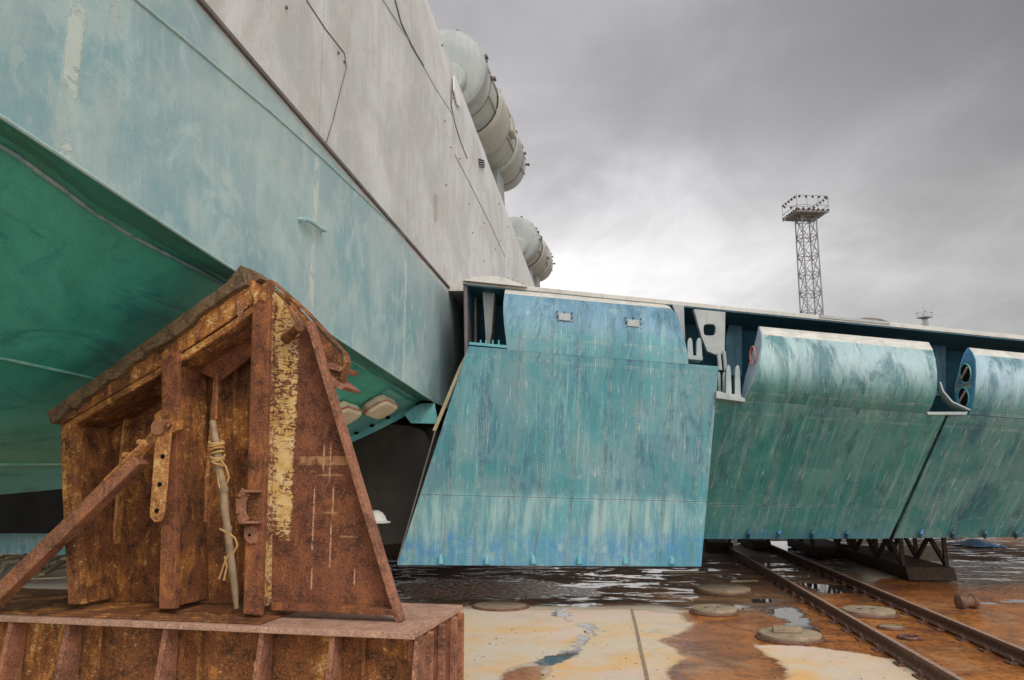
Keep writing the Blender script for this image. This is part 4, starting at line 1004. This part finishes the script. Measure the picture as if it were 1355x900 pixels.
# main web plate on the right with yellow strip; v = .42
VW = .42
cplate('buttress_plate', M['rustpl'], [(352, 376), (400, 420), (452, 560), (480, 650), (524, 812), (344, 806)], VW, .03, uvo=(350, 806))
# cap flange following the buttress top, running down to the right
def strip(name, m, pts_px, v0, v1, th, parent=None):
    mb = MB(); q = [PC(x, y, v0) for x, y in pts_px]
    A = [C(u, v0, z) for u, z in q]; B = [C(u, v1, z) for u, z in q]
    for i in range(len(q) - 1):
        d_ = A[i + 1] - A[i]; nrm = d_.cross(B[i] - A[i]).normalized() * th
        mb.prism([A[i], A[i + 1], B[i + 1], B[i]], nrm)
    return mb.build(name, m, parent or CR, bevel=.003)
strip('cap_flange', M['rustm'], [(356, 371), (402, 412), (453, 468), (455, 480), (446, 512)], .40, .50, .012)
cplate('cap_web', M['rusto'], [(358, 375), (402, 415), (451, 468), (453, 481), (445, 512), (428, 502), (400, 424)], .41, .02)
for (p) in ([(421, 476), (454, 486), (450, 492), (426, 486)], [(427, 489), (456, 512), (452, 516), (430, 506)]):
    q = [PC(x, y, .38) for x, y in p]
    mb = MB(); mb.prism([C(u, .38, z) for u, z in q], Vector((sC * .30, cC * .30, 0))); mb.build('gusset', M['rustbar'], CR, bevel=.003)
# slanting edge bar
mb = MB()
a, b = PC(404, 424, .28), PC(525, 821, .28)
mb.beam(C(a[0], .36, a[1]), C(b[0], .36, ZP + .002), .04, .09, (sC, cC, 0)); mb.build('edge_bar', M['rustbar'], CR, bevel=.005)
# angle at the foot of the buttress
cplate('foot_angle', M['rustd'], [(360, 797), (520, 807), (526, 815), (358, 808)], .30, .10)
# main upright (T post)
cplate('upright', M['rustd'], [(334, 386), (357, 369), (354, 520), (345, 815), (321, 813), (328, 600)], .20, .05, bevel=.008)
cplate('upright_web', M['rusty'], [(345, 385), (350, 380), (343, 806), (337, 806)], .25, .17)
cplate('upright_head', M['rusto'], [(335, 384), (357, 369), (356, 392), (350, 400), (344, 397), (335, 405)], .19, .012)
# latch bracket on the upright
mb = MB(); q = [PC(x, y, .17) for x, y in ((345, 650), (327, 650), (321, 660), (320, 680), (325, 691), (345, 691))]
for i in range(5): mb.beam(C(q[i][0], .16, q[i][1]), C(q[i + 1][0], .16, q[i + 1][1]), .075, .018, (0, 0, 1) if i in (0, 4) else (sC, cC, 0))
mb.build('latch_bracket', M['rustbar'], CR, bevel=.004)
o = cplate('latch_plate', M['rustm'], [(343, 654), (327, 655), (324, 662), (323, 680), (327, 688), (343, 689)], .19, .012)
o = cplate('lug_plate', M['rustbar'], [(323, 699), (336, 695), (341, 706), (338, 719), (330, 720), (322, 712)], .185, .02)
q = PC(330, 708, .18); mb = MB(); mb.lathe(C(q[0], .183, q[1]), (sC, cC, 0), [(-.003, .010), (.004, .010)], 10); mb.build('lug_hole', M['black'], o)
mb = MB(); q = PC(325, 672, .18); mb.box(C(q[0], .183, q[1]), (.008, 0, 0), (0, .004, 0), (0, 0, .04)); mb.build('latch_slot', M['black'], CR)
# pins and lever near the head
mb = MB(); q1, q2 = PC(376, 448, .36), PC(402, 436, .36); mb.tube([C(q1[0], .38, q1[1]), C(q2[0], .28, q2[1])], [.04, .03], 12); mb.build('pin', M['rustm'], CR, smooth=True)
cplate('lever', M['rustbar'], [(378, 402), (383, 405), (401, 428), (402, 438), (396, 436), (384, 418)], .33, .03)
# upper beam under the hull bottom: timber packing on a steel channel
VB0, VB1 = .25, 1.0
def cslab(name, m, lo, hi, v0, v1, rough_=0, parent=None):
    mb = MB(); q = [PC(x, y, v0) for x, y in lo + hi[::-1]]
    mb.prism([C(u, v0, z) for u, z in q], Vector((sC * (v1 - v0), cC * (v1 - v0), 0)))
    return mb.build(name, m, parent or CR, bevel=.008)
lo, hi = [], []
rr = random.Random(3)
for k in range(25):
    f = k / 24; x = 62 + (322 - 62) * f; y = 548 + (360 - 548) * f
    hi.append((x, y - 3 + rr.uniform(-1, 1))); lo.append((x + 4, y + 13 + rr.uniform(-4, 4)))
cslab('timber_packing', M['timber'], lo, hi, .16, .62)
cslab('upper_beam', M['rustm'], [(80, 562), (212, 485), (336, 402)], [(72, 548), (206, 456), (330, 368)], .22, 1.0)
cslab('beam_flange', M['rusto'], [(82, 571), (214, 494), (300, 440), (334, 413)], [(80, 563), (212, 486), (298, 431), (334, 404)], .20, 1.0)
# posts at left
cplate('post', M['rusto'], [(80, 565), (97, 556), (101, 640), (109, 800), (90, 800), (82, 650)], .18, .05, bevel=.006)
cplate('post_web', M['rustm'], [(90, 570), (98, 562), (108, 800), (99, 800)], .23, .45)
cplate('post', M['rustd'], [(213, 478), (235, 462), (234, 600), (232, 806), (210, 806), (214, 600)], .16, .05, bevel=.006)
cplate('post_web', M['rustm'], [(224, 476), (231, 470), (228, 804), (221, 804)], .21, .42)
# back web of the left bay
cplate('back_web', M['rustm'], [(84, 560), (340, 385), (345, 800), (98, 795)], .66, .03)
for a, b, w_ in (((172, 505), (146, 790), .012), ((290, 480), (262, 795), .016), ((250, 470), (240, 795), .008), ((310, 440), (318, 790), .010)):
    q1, q2 = PC(*a, .62), PC(*b, .62); mb = MB(); mb.beam(C(q1[0], .63, q1[1]), C(q2[0], .63, q2[1]), w_ * 2, .08, (sC, cC, 0)); mb.build('web_stiffener', M['rustfl'] if w_ > .01 else M['rustm'], CR, bevel=.003)
# sloping dark pocket plate between the second post and the upright
cplate('pocket_plate', M['rustd'], [(240, 470), (332, 408), (332, 470), (290, 505), (240, 480)], .50, .03)
cplate('pocket_flap', M['rustbar'], [(312, 398), (323, 392), (320, 424), (314, 422)], .20, .015)
# flat shoes and stones on the girder
cbox('shoe_plate', M['rustm'], PC(110, 795, .3)[0], PC(318, 806, .3)[0], .1, .62, ZP + .001, ZP + .022)
# hull-side stub beam right at the apex
cplate('apex_block', M['timber'], [(300, 372), (318, 351), (332, 356), (345, 368), (330, 378)], .30, .18)
# long diagonal brace
mb = MB()
a = C(*(lambda q: (q[0], -.02, q[1]))(PC(-60, 846, -.02))); b = C(*(lambda q: (q[0], .06, q[1]))(PC(186, 607, .06)))
mb.beam(a, b, .13, .10, (0, 0, 1)); brace = mb.build('brace', M['rustbar'], CR, bevel=.010)
mb = MB(); b2 = C(*(lambda q: (q[0], .10, q[1]))(PC(218, 560, .10)))
dd = (b - a).normalized()
mb.beam(b - dd * .22, b2, .035, .07, (0, 0, 1)); mb.build('clevis_bar', M['rustfl'], brace, bevel=.012)
mb = MB(); q_ = b - dd * .02; mb.beam(q_ - dd * .28 + Vector((.0, -.05, 0.05)), q_ + dd * .10 + Vector((0, -.05, .05)), .02, .07, (0, -1, .6)); mb.build('clevis_strap', M['rustfl'], brace, bevel=.012)
for (x, y) in ((167, 604), (186, 587)):
    q = PC(x, y, .0); mb = MB(); mb.lathe(C(q[0], .045, q[1]), (-sC, -cC, .15), [(-.05, .026), (.045, .026), (.05, .020), (.075, .018), (.08, .010)], 6); mb.build('bolt', M['rustfl'], brace)
# lug on the second post and the hanging link
mb = MB(); q = PC(216, 566, .06)
mb.lathe(C(q[0], .0, q[1]), (sC, cC, 0), [(0, .055), (.015, .06), (.09, .06), (.1, .05)], 20); mb.build('pivot_boss', M['rustbar'], CR, smooth=True, bevel=0)
cplate('pivot_lug', M['rustm'], [(203, 548), (222, 536), (236, 540), (236, 568), (215, 582), (204, 574)], .09, .07, bevel=.008)
mb = MB(); q = PC(220, 562, -.02); mb.lathe(C(q[0], .01, q[1]), (-sC, -cC, 0), [(0, .028), (.03, .028), (.035, .02)], 6); mb.build('bolt', M['rustm'], CR)
link = cplate('hanging_link', M['rustfl'], [(206, 562), (212, 556), (222, 557), (226, 566), (223, 600), (217, 678), (212, 690), (204, 691), (198, 684), (198, 674), (203, 610)], .02, .022, bevel=.004)
for (x, y) in ((215, 604), (211, 641), (207, 676)):
    q = PC(x, y, .015); mb = MB(); mb.lathe(C(q[0], .018, q[1]), (sC, cC, 0), [(-.004, .016), (.006, .016)], 12); mb.build('link_hole', M['black'], link)

# ------------------------------------------------------------------ stick tied with rope, leaning in the cradle
SV = .10
def SP(x, y, v=SV):
    q = PC(x, y, v); return C(q[0], v, q[1])
ST = empty('wooden_stick', SP(313, 806, .22), 'bare wooden stick bound with straw rope, leaning inside the rusty cradle', 'stick')
pts = [SP(281, 557, .15), SP(285, 580, .15), SP(288, 603, .15), SP(290, 622, .15), SP(296, 648, .15), SP(297, 672, .16), SP(301, 700, .17), SP(305, 735, .18), SP(310, 775, .2), SP(313, 805, .22)]
mb = MB(); mb.tube(pts, [.022, .024, .023, .026, .027, .029, .025, .027, .024, .016], 12); mb.build('shaft', M['stick'], ST, smooth=True)
mb = MB(); mb.tube([SP(287, 497, .45), SP(285, 556, .16)], .014, 8); mb.build('rod', M['rustd'], ST)
for (i, rk) in ((2, .034), (4, .035), (6, .031)):
    mb = MB(); mb.tube([pts[i] + Vector((0, 0, .02)), pts[i], pts[i] - Vector((0, 0, .02))], [.03, rk, .03], 12); mb.build('knot', M['stick'], ST, smooth=True)
mb = MB(); rr = random.Random(5)
for k in range(9):
    c = pts[1].lerp(pts[3], .12 + k * .085); rad = .042 + rr.uniform(-.006, .012); ring = []
    tilt = rr.uniform(-.5, .5); ph = rr.uniform(0, 6)
    for j in range(19):
        a = 2 * math.pi * j / 18; ring.append(c + Vector((rad * math.cos(a), rad * math.sin(a), tilt * rad * math.cos(a + ph) )))
    mb.tube(ring, .0075, 6, caps=False)
loop = [SP(*p) for p in ((292, 608, .06), (299, 618, .05), (303, 632, .05), (299, 642, .05), (291, 646, .06), (288, 634, .07), (291, 622, .06))]
mb.tube(loop, .006, 6)
tail = [SP(*p) for p in ((291, 700, .1), (302, 706, .08), (311, 712, .07), (314, 722, .07), (309, 732, .07), (300, 737, .07), (296, 748, .08), (290, 766, .09))]
mb.build('rope', M['rope'], ST, smooth=True)
mb = MB(); mb.tube(tail, .007, 6); mb.tube([SP(*p) for p in ((297, 736, .08), (300, 750, .08), (296, 768, .09))], .006, 6)
mb.build('rope_tail', M['rope'], ST, smooth=True)

# ------------------------------------------------------------------ rails (one thing each)
def make_rail(pa, pb, label):
    a, b = PG(*pa, .16), PG(*pb, .16); d_ = (b - a); d_.z = 0; d_.normalize(); n_ = Vector((d_.y, -d_.x, 0))
    a = a - d_ * 0; start = a + d_ * (-(8)); end = a + d_ * 40
    root = empty('crane_rail', Vector((a.x, a.y, 0)), label, 'rail', 'rails running under the wing')
    prof = [(-.065, .02), (.065, .02), (.065, .035), (.012, .055), (.012, .115), (.035, .125), (.035, .155), (.03, .162), (-.03, .162), (-.035, .155), (-.035, .125), (-.012, .115), (-.012, .055), (-.065, .035)]
    mb = MB(); mb.prism([start + n_ * x + Vector((0, 0, z - start.z)) for x, z in prof], (end - start)); mb.build('rail_body', M['rail'], root)
    mb = MB(); s2 = Vector((start.x, start.y, .1635)); mb.prism([s2 - n_ * .026, s2 + n_ * .026, s2 + n_ * .026 + Vector((0, 0, .002)), s2 - n_ * .026 + Vector((0, 0, .002))], end - start); mb.build('rail_head', M['railtop'], root)
    k = 0; p = start.copy(); p.z = 0
    while k < 52:
        c = p + d_ * (k * .62 + .1 * rr.random()); 
        mb = MB(); mb.box(c + Vector((0, 0, .010)), n_ * .15, d_ * .09, Vector((0, 0, .009)))
        for sg in (-1, 1):
            mb.box(c + n_ * sg * .085 + Vector((0, 0, .035)), n_ * .025, d_ * .035, Vector((0, 0, .018)))
            mb.lathe(c + n_ * sg * .10 + Vector((0, 0, .05)), (0, 0, 1), [(0, .017), (.025, .017), (.03, .01)], 6)
        mb.build('rail_clip', M['rail'], root, bevel=.003); k += 1
    return root
rr = random.Random(11)
make_rail((1272.7, 900), (992.3, 739.4), 'left of the two rusty rails running away under the flap')
make_rail((1355, 860), (1044.4, 731), 'right of the two rusty rails, nearer the dark trestle sled')

# ------------------------------------------------------------------ covers, ring, lump, planks, tarp
def cover(px, py, wpx, label, brick=False, hole=True, low=False):
    c = PG(px, py, 0); rad = wpx / 2 * (c.y / (F * cp + 0)) * 1.0; rad = wpx / 2 * c.y / ray(px, py).y
    hgt = .03 if low else .075
    root = empty('manhole_cover', c, label, 'manhole cover', 'round concrete covers on the pavement')
    mb = MB(); n = 40; prof = [(0, rad * .97), (hgt * .5, rad), (hgt * .85, rad * .99), (hgt, rad * .95), (hgt * 1.02, rad * .5), (hgt * 1.02, .01)]
    mb.lathe(c + Vector((0, 0, .002)), (0, 0, 1), prof, n)
    rq = random.Random(int(px))
    for v in mb.v:
        a = math.atan2(v.y - c.y, v.x - c.x); f = 1 + .012 * math.sin(3 * a + px) + rq.uniform(-.006, .006); v.x = c.x + (v.x - c.x) * f; v.y = c.y + (v.y - c.y) * f
    mb.build('slab', M['concm'], root, smooth=True)
    mb = MB(); mb.tube([c + Vector((math.cos(a) * rad * 1.05, math.sin(a) * rad * 1.05, .012)) for a in np.linspace(0, 2 * math.pi, 41)], .025, 6, caps=False); mb.build('rim', M['rail'], root, smooth=True)
    if hole:
        for dx in (.06, -.35 * rad):
            mb = MB(); mb.lathe(c + Vector((dx, .02, hgt * 1.02)), (0, 0, 1), [(0, .03), (.004, .03)], 12); mb.build('lifting_hole', M['black'], root)
    return c, rad, hgt
cover(945, 811, 58, 'round concrete cover with two dark lifting holes, left of the rails')
c, rad, hgt = cover(1045, 845, 80, 'largest round concrete cover, with a brick lying on it', hole=False)
cover(1150, 813, 66, 'round concrete cover between the two rails')
cover(957, 783, 70, 'round concrete cover lying in the dark wet strip, farthest from the camera', hole=False)
cover(663, 803, 70, 'dark wet round cover beside the rusty cradle', hole=False, low=True)
cover(1180, 832, 30, 'small dark flush lid between the rails', hole=False, low=True)
mb = MB(); cc = c + Vector((-.03, 0, hgt * 1.03)); mb.box(cc + Vector((0, 0, .033)), Vector((.17, -.02, 0)), Vector((.02, .085, 0)), Vector((0, 0, .032)))
single(mb, 'brick', M['concm'], 'worn flat brick lying on the largest round cover', 'brick', bevel=.012)
mb = MB(); c = PG(1203, 843, .02); mb.tube([c + Vector((math.cos(a) * .12, math.sin(a) * .12, .0)) for a in np.linspace(0, 2 * math.pi, 33)], .022, 8, caps=False)
single(mb, 'iron_ring', M['rail'], 'rusty iron ring lying flat on the pavement between the rails', 'ring', smooth=True)
# rusty lump: squat bollard head on its side
c = PG(1280, 806, 0); mb = MB()
mb.lathe(c + Vector((-.15, 0, .10)), (1, .15, 0), [(0, .03), (.02, .10), (.09, .12), (.12, .09), (.22, .09), (.25, .12), (.31, .11), (.33, .03)], 14)
for v in mb.v: v.z = max(.004, v.z + .012 * math.sin(v.x * 40) * math.cos(v.y * 33))
single(mb, 'steel_spool', M['rail'], 'small rusty steel spool standing alone beyond the right rail', 'spool', smooth=True)
for (x, y, dx, dy, w_, lb) in ((905, 757, .9, .05, .12, 'pale flat board lying in the wet shade just beyond the flap corner'), (985, 769, .55, .14, .05, 'thin pale lath lying beside the left rail')):
    c = PG(x, y, .02); mb = MB(); mb.beam(c - Vector((dx / 2, dy / 2, 0)), c + Vector((dx / 2, dy / 2, 0)), w_, .03); single(mb, 'board', M['greyplank'], lb, 'board', bevel=.004)
c = PG(1290, 722.5, 0.0); mb = MB(); n = 9; g = []
for i in range(n):
    for j in range(n): g.append(c + Vector(((i / (n - 1) - .5) * 1.0 + .04 * math.sin(j * 2), (j / (n - 1) - .5) * 1.6, .03 + .16 * math.exp(-((i - 4) ** 2 + (j - 4) ** 2) / 6) + .03 * math.sin(i * 1.9 + j * 1.3) ** 2)))
ids = mb.verts(g)
for i in range(n - 1):
    for j in range(n - 1): mb.face((ids[i * n + j], ids[(i + 1) * n + j], ids[(i + 1) * n + j + 1], ids[i * n + j + 1]))
o = single(mb, 'tarpaulin', M['bluetarp'], 'crumpled bright blue tarpaulin on the wet ground beyond the outer flap', 'tarpaulin', smooth=True); o.modifiers.new('t', 'SOLIDIFY').thickness = .01
# pale hat-shaped cap under the wing, on a dark stand
c = P(497, 690, 12.2); 
mb = MB(); mb.tube([Vector((c.x, c.y, 0)), Vector((c.x, c.y, c.z - .02))], [.12, .10], 12); root = empty('ventilator', Vector((c.x, c.y, 0)), 'white mushroom cap on a dark post in the shadow between cradle and flap', 'ventilator')
mb.build('post', M['ski'], root, smooth=True)
mb = MB(); mb.lathe(c - Vector((0, 0, .02)), (0, 0, 1), [(0, .22), (.015, .225), (.03, .17), (.09, .145), (.15, .10), (.18, .04), (.185, .005)], 28); mb.build('cap', M['porcelain'], root, smooth=True)

# ------------------------------------------------------------------ trestles under the wing
def trestle(px, py, length, hgt, label, s_w=.45, n=3):
    base = PG(px, py, 0); d_ = H(1, 0, 0).normalized(); n_ = Vector((d_.y, -d_.x, 0))
    root = empty('trestle', base, label, 'trestle', 'dark steel trestles under the wing')
    mb = MB()
    pr = [(-.12, .02), (0, .26), (length, .26), (length, .02)]
    mb.prism([base + d_ * s + Vector((0, 0, z)) - n_ * s_w for s, z in pr], n_ * (2 * s_w)); mb.build('sled', M['dsteel'], root, bevel=.02)
    for sg in (-1, 1):
        for k in range(n):
            s0 = .25 + k * (length - .4) / n; s1 = .25 + (k + 1) * (length - .4) / n
            A = base + n_ * sg * s_w * .9; 
            for (sa, za, sb, zb) in ((s0, .26, s0 + .05, hgt), (s0, .26, s1, hgt), (s1, .26, s0, hgt)):
                mb = MB(); mb.beam(A + d_ * sa + Vector((0, 0, za)), A + d_ * sb + Vector((0, 0, zb)), .07, .07, n_); mb.build('strut', M['dsteel'], root)
    mb = MB(); mb.prism([base + d_ * s + Vector((0, 0, z)) - n_ * s_w for s, z in ((0, hgt), (length, hgt), (length, hgt + .16), (0, hgt + .16))], n_ * (2 * s_w)); mb.build('top_beam', M['dsteel'], root, bevel=.01)
trestle(1232, 769, 5.0, 1.30, 'dark lattice trestle on a sled, right of the rails under the gap between flaps')
trestle(1105, 738, 3.0, 1.45, 'dark lattice trestle standing just right of the right rail, deep under the wing', .5, 2)
trestle(1008, 729, 2.5, 1.5, 'dark trestle between the two rails, deep under the wing', .25, 2)
trestle(952, 731, 2.5, 1.5, 'dark trestle left of the left rail, deep under the wing', .35, 2)

# loose grit and chips on the slab
rg_ = random.Random(33); mb = MB()
for k in range(260):
    if k % 3 == 0: c = PG(rg_.uniform(600, 1000), rg_.uniform(806, 910), 0)
    elif k % 3 == 1: c = PG(rg_.uniform(960, 1400), rg_.uniform(800, 910), 0)
    else: c = PG(rg_.uniform(900, 1350), rg_.uniform(765, 820), 0)
    a = rg_.uniform(.003, .011) * (1.8 if rg_.random() < .12 else 1); n = 5; ph = rg_.uniform(0, 6)
    mb.prism([c + Vector((a * math.cos(ph + 2 * math.pi * j / n) * rg_.uniform(.6, 1.2), a * math.sin(ph + 2 * math.pi * j / n) * rg_.uniform(.6, 1.2), .001)) for j in range(n)], (a * .2, 0, a * rg_.uniform(.3, .6)))
tag(mb.build('grit', M['timber']), 'small rusty chips and grit scattered over the pavement', 'grit', kind='stuff')
# ------------------------------------------------------------------ debris at far left
rr = random.Random(21)
mb = MB()
for k in range(110):
    x = rr.uniform(-60, 85); y = rr.uniform(722, 775); c = PG(x, y, 0)
    L_ = rr.uniform(.15, .8); a = rr.uniform(0, math.pi); el = rr.uniform(-.1, .35); h_ = rr.uniform(.03, .22)
    d_ = Vector((math.cos(a) * L_ / 2, math.sin(a) * L_ / 2, el * L_ / 2)); c.z = h_ + abs(d_.z)
    mb.beam(c - d_, c + d_, rr.uniform(.03, .12), rr.uniform(.02, .06))
tag(mb.build('rubble', M['greyplank'], bevel=.004), 'heap of broken boards and scrap on the ground beyond the cradle', 'rubble', kind='stuff')
for (xa, ya, za, xb, yb, zb, lb) in ((20, 755, .05, 35, 712, .1, 'dark bent steel bar sticking up out of the scrap at far left'),):
    a = PG(xa, ya, 0); b = Vector((a.x + .25, a.y + .1, .75)); mb = MB(); mb.tube([a, (a + b) / 2 + Vector((.08, 0, 0)), b], .05, 8); single(mb, 'steel_bar', M['dsteel'], lb, 'bar', smooth=True)

# ------------------------------------------------------------------ floodlight masts
def mast(px_, top_py, width_px, D, label, bays=13, lamps=True, hw=None):
    base = PG(px_ + 9, 629.5, 0); x0 = P(px_, top_py, D); zt = x0.z
    k = D / (F * cp); wdt = width_px * D / ray(px_, top_py).y; hw = wdt * (.21 if lamps else .16)
    c = Vector((x0.x, D, 0)); root = empty('floodlight_mast', c, label, 'mast', 'lattice masts behind the wing')
    zh = zt - wdt * .5
    rt = R(6) if lamps else R(25); ex, ey = Vector((math.cos(rt), math.sin(rt), 0)), Vector((-math.sin(rt), math.cos(rt), 0))
    th = wdt * .035
    cor = [(1, 1), (1, -1), (-1, -1), (-1, 1)]
    for (a, b) in cor:
        mb = MB(); mb.tube([c + ex * a * hw * 1.15 + ey * b * hw * 1.15, c + ex * a * hw + ey * b * hw + Vector((0, 0, zh))], th * .55, 6); mb.build('leg', M['tower'], root)
    for i in range(bays):
        z0, z1 = zh * i / bays, zh * (i + 1) / bays; mb = MB()
        for j in range(4):
            A, B = cor[j], cor[(j + 1) % 4]
            pa, pb = c + ex * A[0] * hw + ey * A[1] * hw, c + ex * B[0] * hw + ey * B[1] * hw
            mb.beam(pa + Vector((0, 0, z0)), pb + Vector((0, 0, z1)), th * .42, th * .42); mb.beam(pb + Vector((0, 0, z0)), pa + Vector((0, 0, z1)), th * .42, th * .42)
            mb.beam(pa + Vector((0, 0, z1)), pb + Vector((0, 0, z1)), th * .5, th * .5); mb.beam(pa + Vector((0, 0, z1 - (z1 - z0) * .2)), pb + Vector((0, 0, z1 - (z1 - z0) * .2)), th * .4, th * .4)
        mb.build('lattice_bay', M['tower'], root)
    pw = wdt * .46
    mb = MB(); mb.box(c + Vector((0, 0, zh + th * 2)), ex * pw * .9, ey * pw * .9, Vector((0, 0, th * 1.2))); 
    for a in (-1, 1): mb.beam(c + ex * a * hw + Vector((0, 0, zh - wdt * .07)), c + ex * a * hw * 1.4 + Vector((0, 0, zh + th)), th, th)
    mb.build('platform', M['tower'], root)
    mb = MB()
    for zr in (zh + wdt * .04, zh + wdt * .22, zt):
        for j in range(4):
            A, B = cor[j], cor[(j + 1) % 4]; mb.beam(c + ex * A[0] * pw + ey * A[1] * pw + Vector((0, 0, zr)), c + ex * B[0] * pw + ey * B[1] * pw + Vector((0, 0, zr)), th * .35, th * .35)
    for A in cor: mb.beam(c + ex * A[0] * pw + ey * A[1] * pw + Vector((0, 0, zh)), c + ex * A[0] * pw + ey * A[1] * pw + Vector((0, 0, zt)), th * .4, th * .4)
    for a in (-.35, .35):
        for e_ in (-1, 1): mb.beam(c + ex * a * pw + ey * e_ * pw + Vector((0, 0, zh)), c + ex * a * pw + ey * e_ * pw + Vector((0, 0, zt)), th * .3, th * .3)
    mb.build('railing', M['tower'], root)
    ls = wdt * .035
    if lamps:
        for side_ in range(4):
            A, B = cor[side_], cor[(side_ + 1) % 4]
            for rz in (zh + wdt * .10, zt - wdt * .03):
                for f in ((.05, .2, .35, .5, .65, .8, .95) if rz < zt - wdt * .1 else (.1, .3, .5, .7, .9)):
                    p = c + ex * pw * (A[0] * (1 - f) + B[0] * f) + ey * pw * (A[1] * (1 - f) + B[1] * f) + Vector((0, 0, rz))
                    outw = (p - c); outw.z = 0; outw.normalize()
                    mb = MB(); mb.lathe(p - outw * ls * .3, outw + Vector((0, 0, -.5)), [(0, ls * .5), (ls * 1.2, ls * 1.0), (ls * 1.35, ls * 1.0)], 10); mb.build('floodlight', M['dsteel'], root)
    else:
        mb = MB(); mb.tube([c + Vector((0, 0, zt)), c + Vector((0, 0, zt + wdt * .9))], th * .3, 6)
        for A in cor: mb.box(c + ex * A[0] * pw * .9 + ey * A[1] * pw * .9 + Vector((0, 0, zt)), ex * th, ey * th, Vector((0, 0, th * 1.6)))
        mb.build('antenna', M['tower'], root)
mast(1064.5, 266, 46, 120, 'tall floodlight mast with a caged lamp platform rising above the wing', 14)
mast(1223, 414, 15, 260, 'small distant mast with a whip antenna above the wing at right', 26, lamps=False)
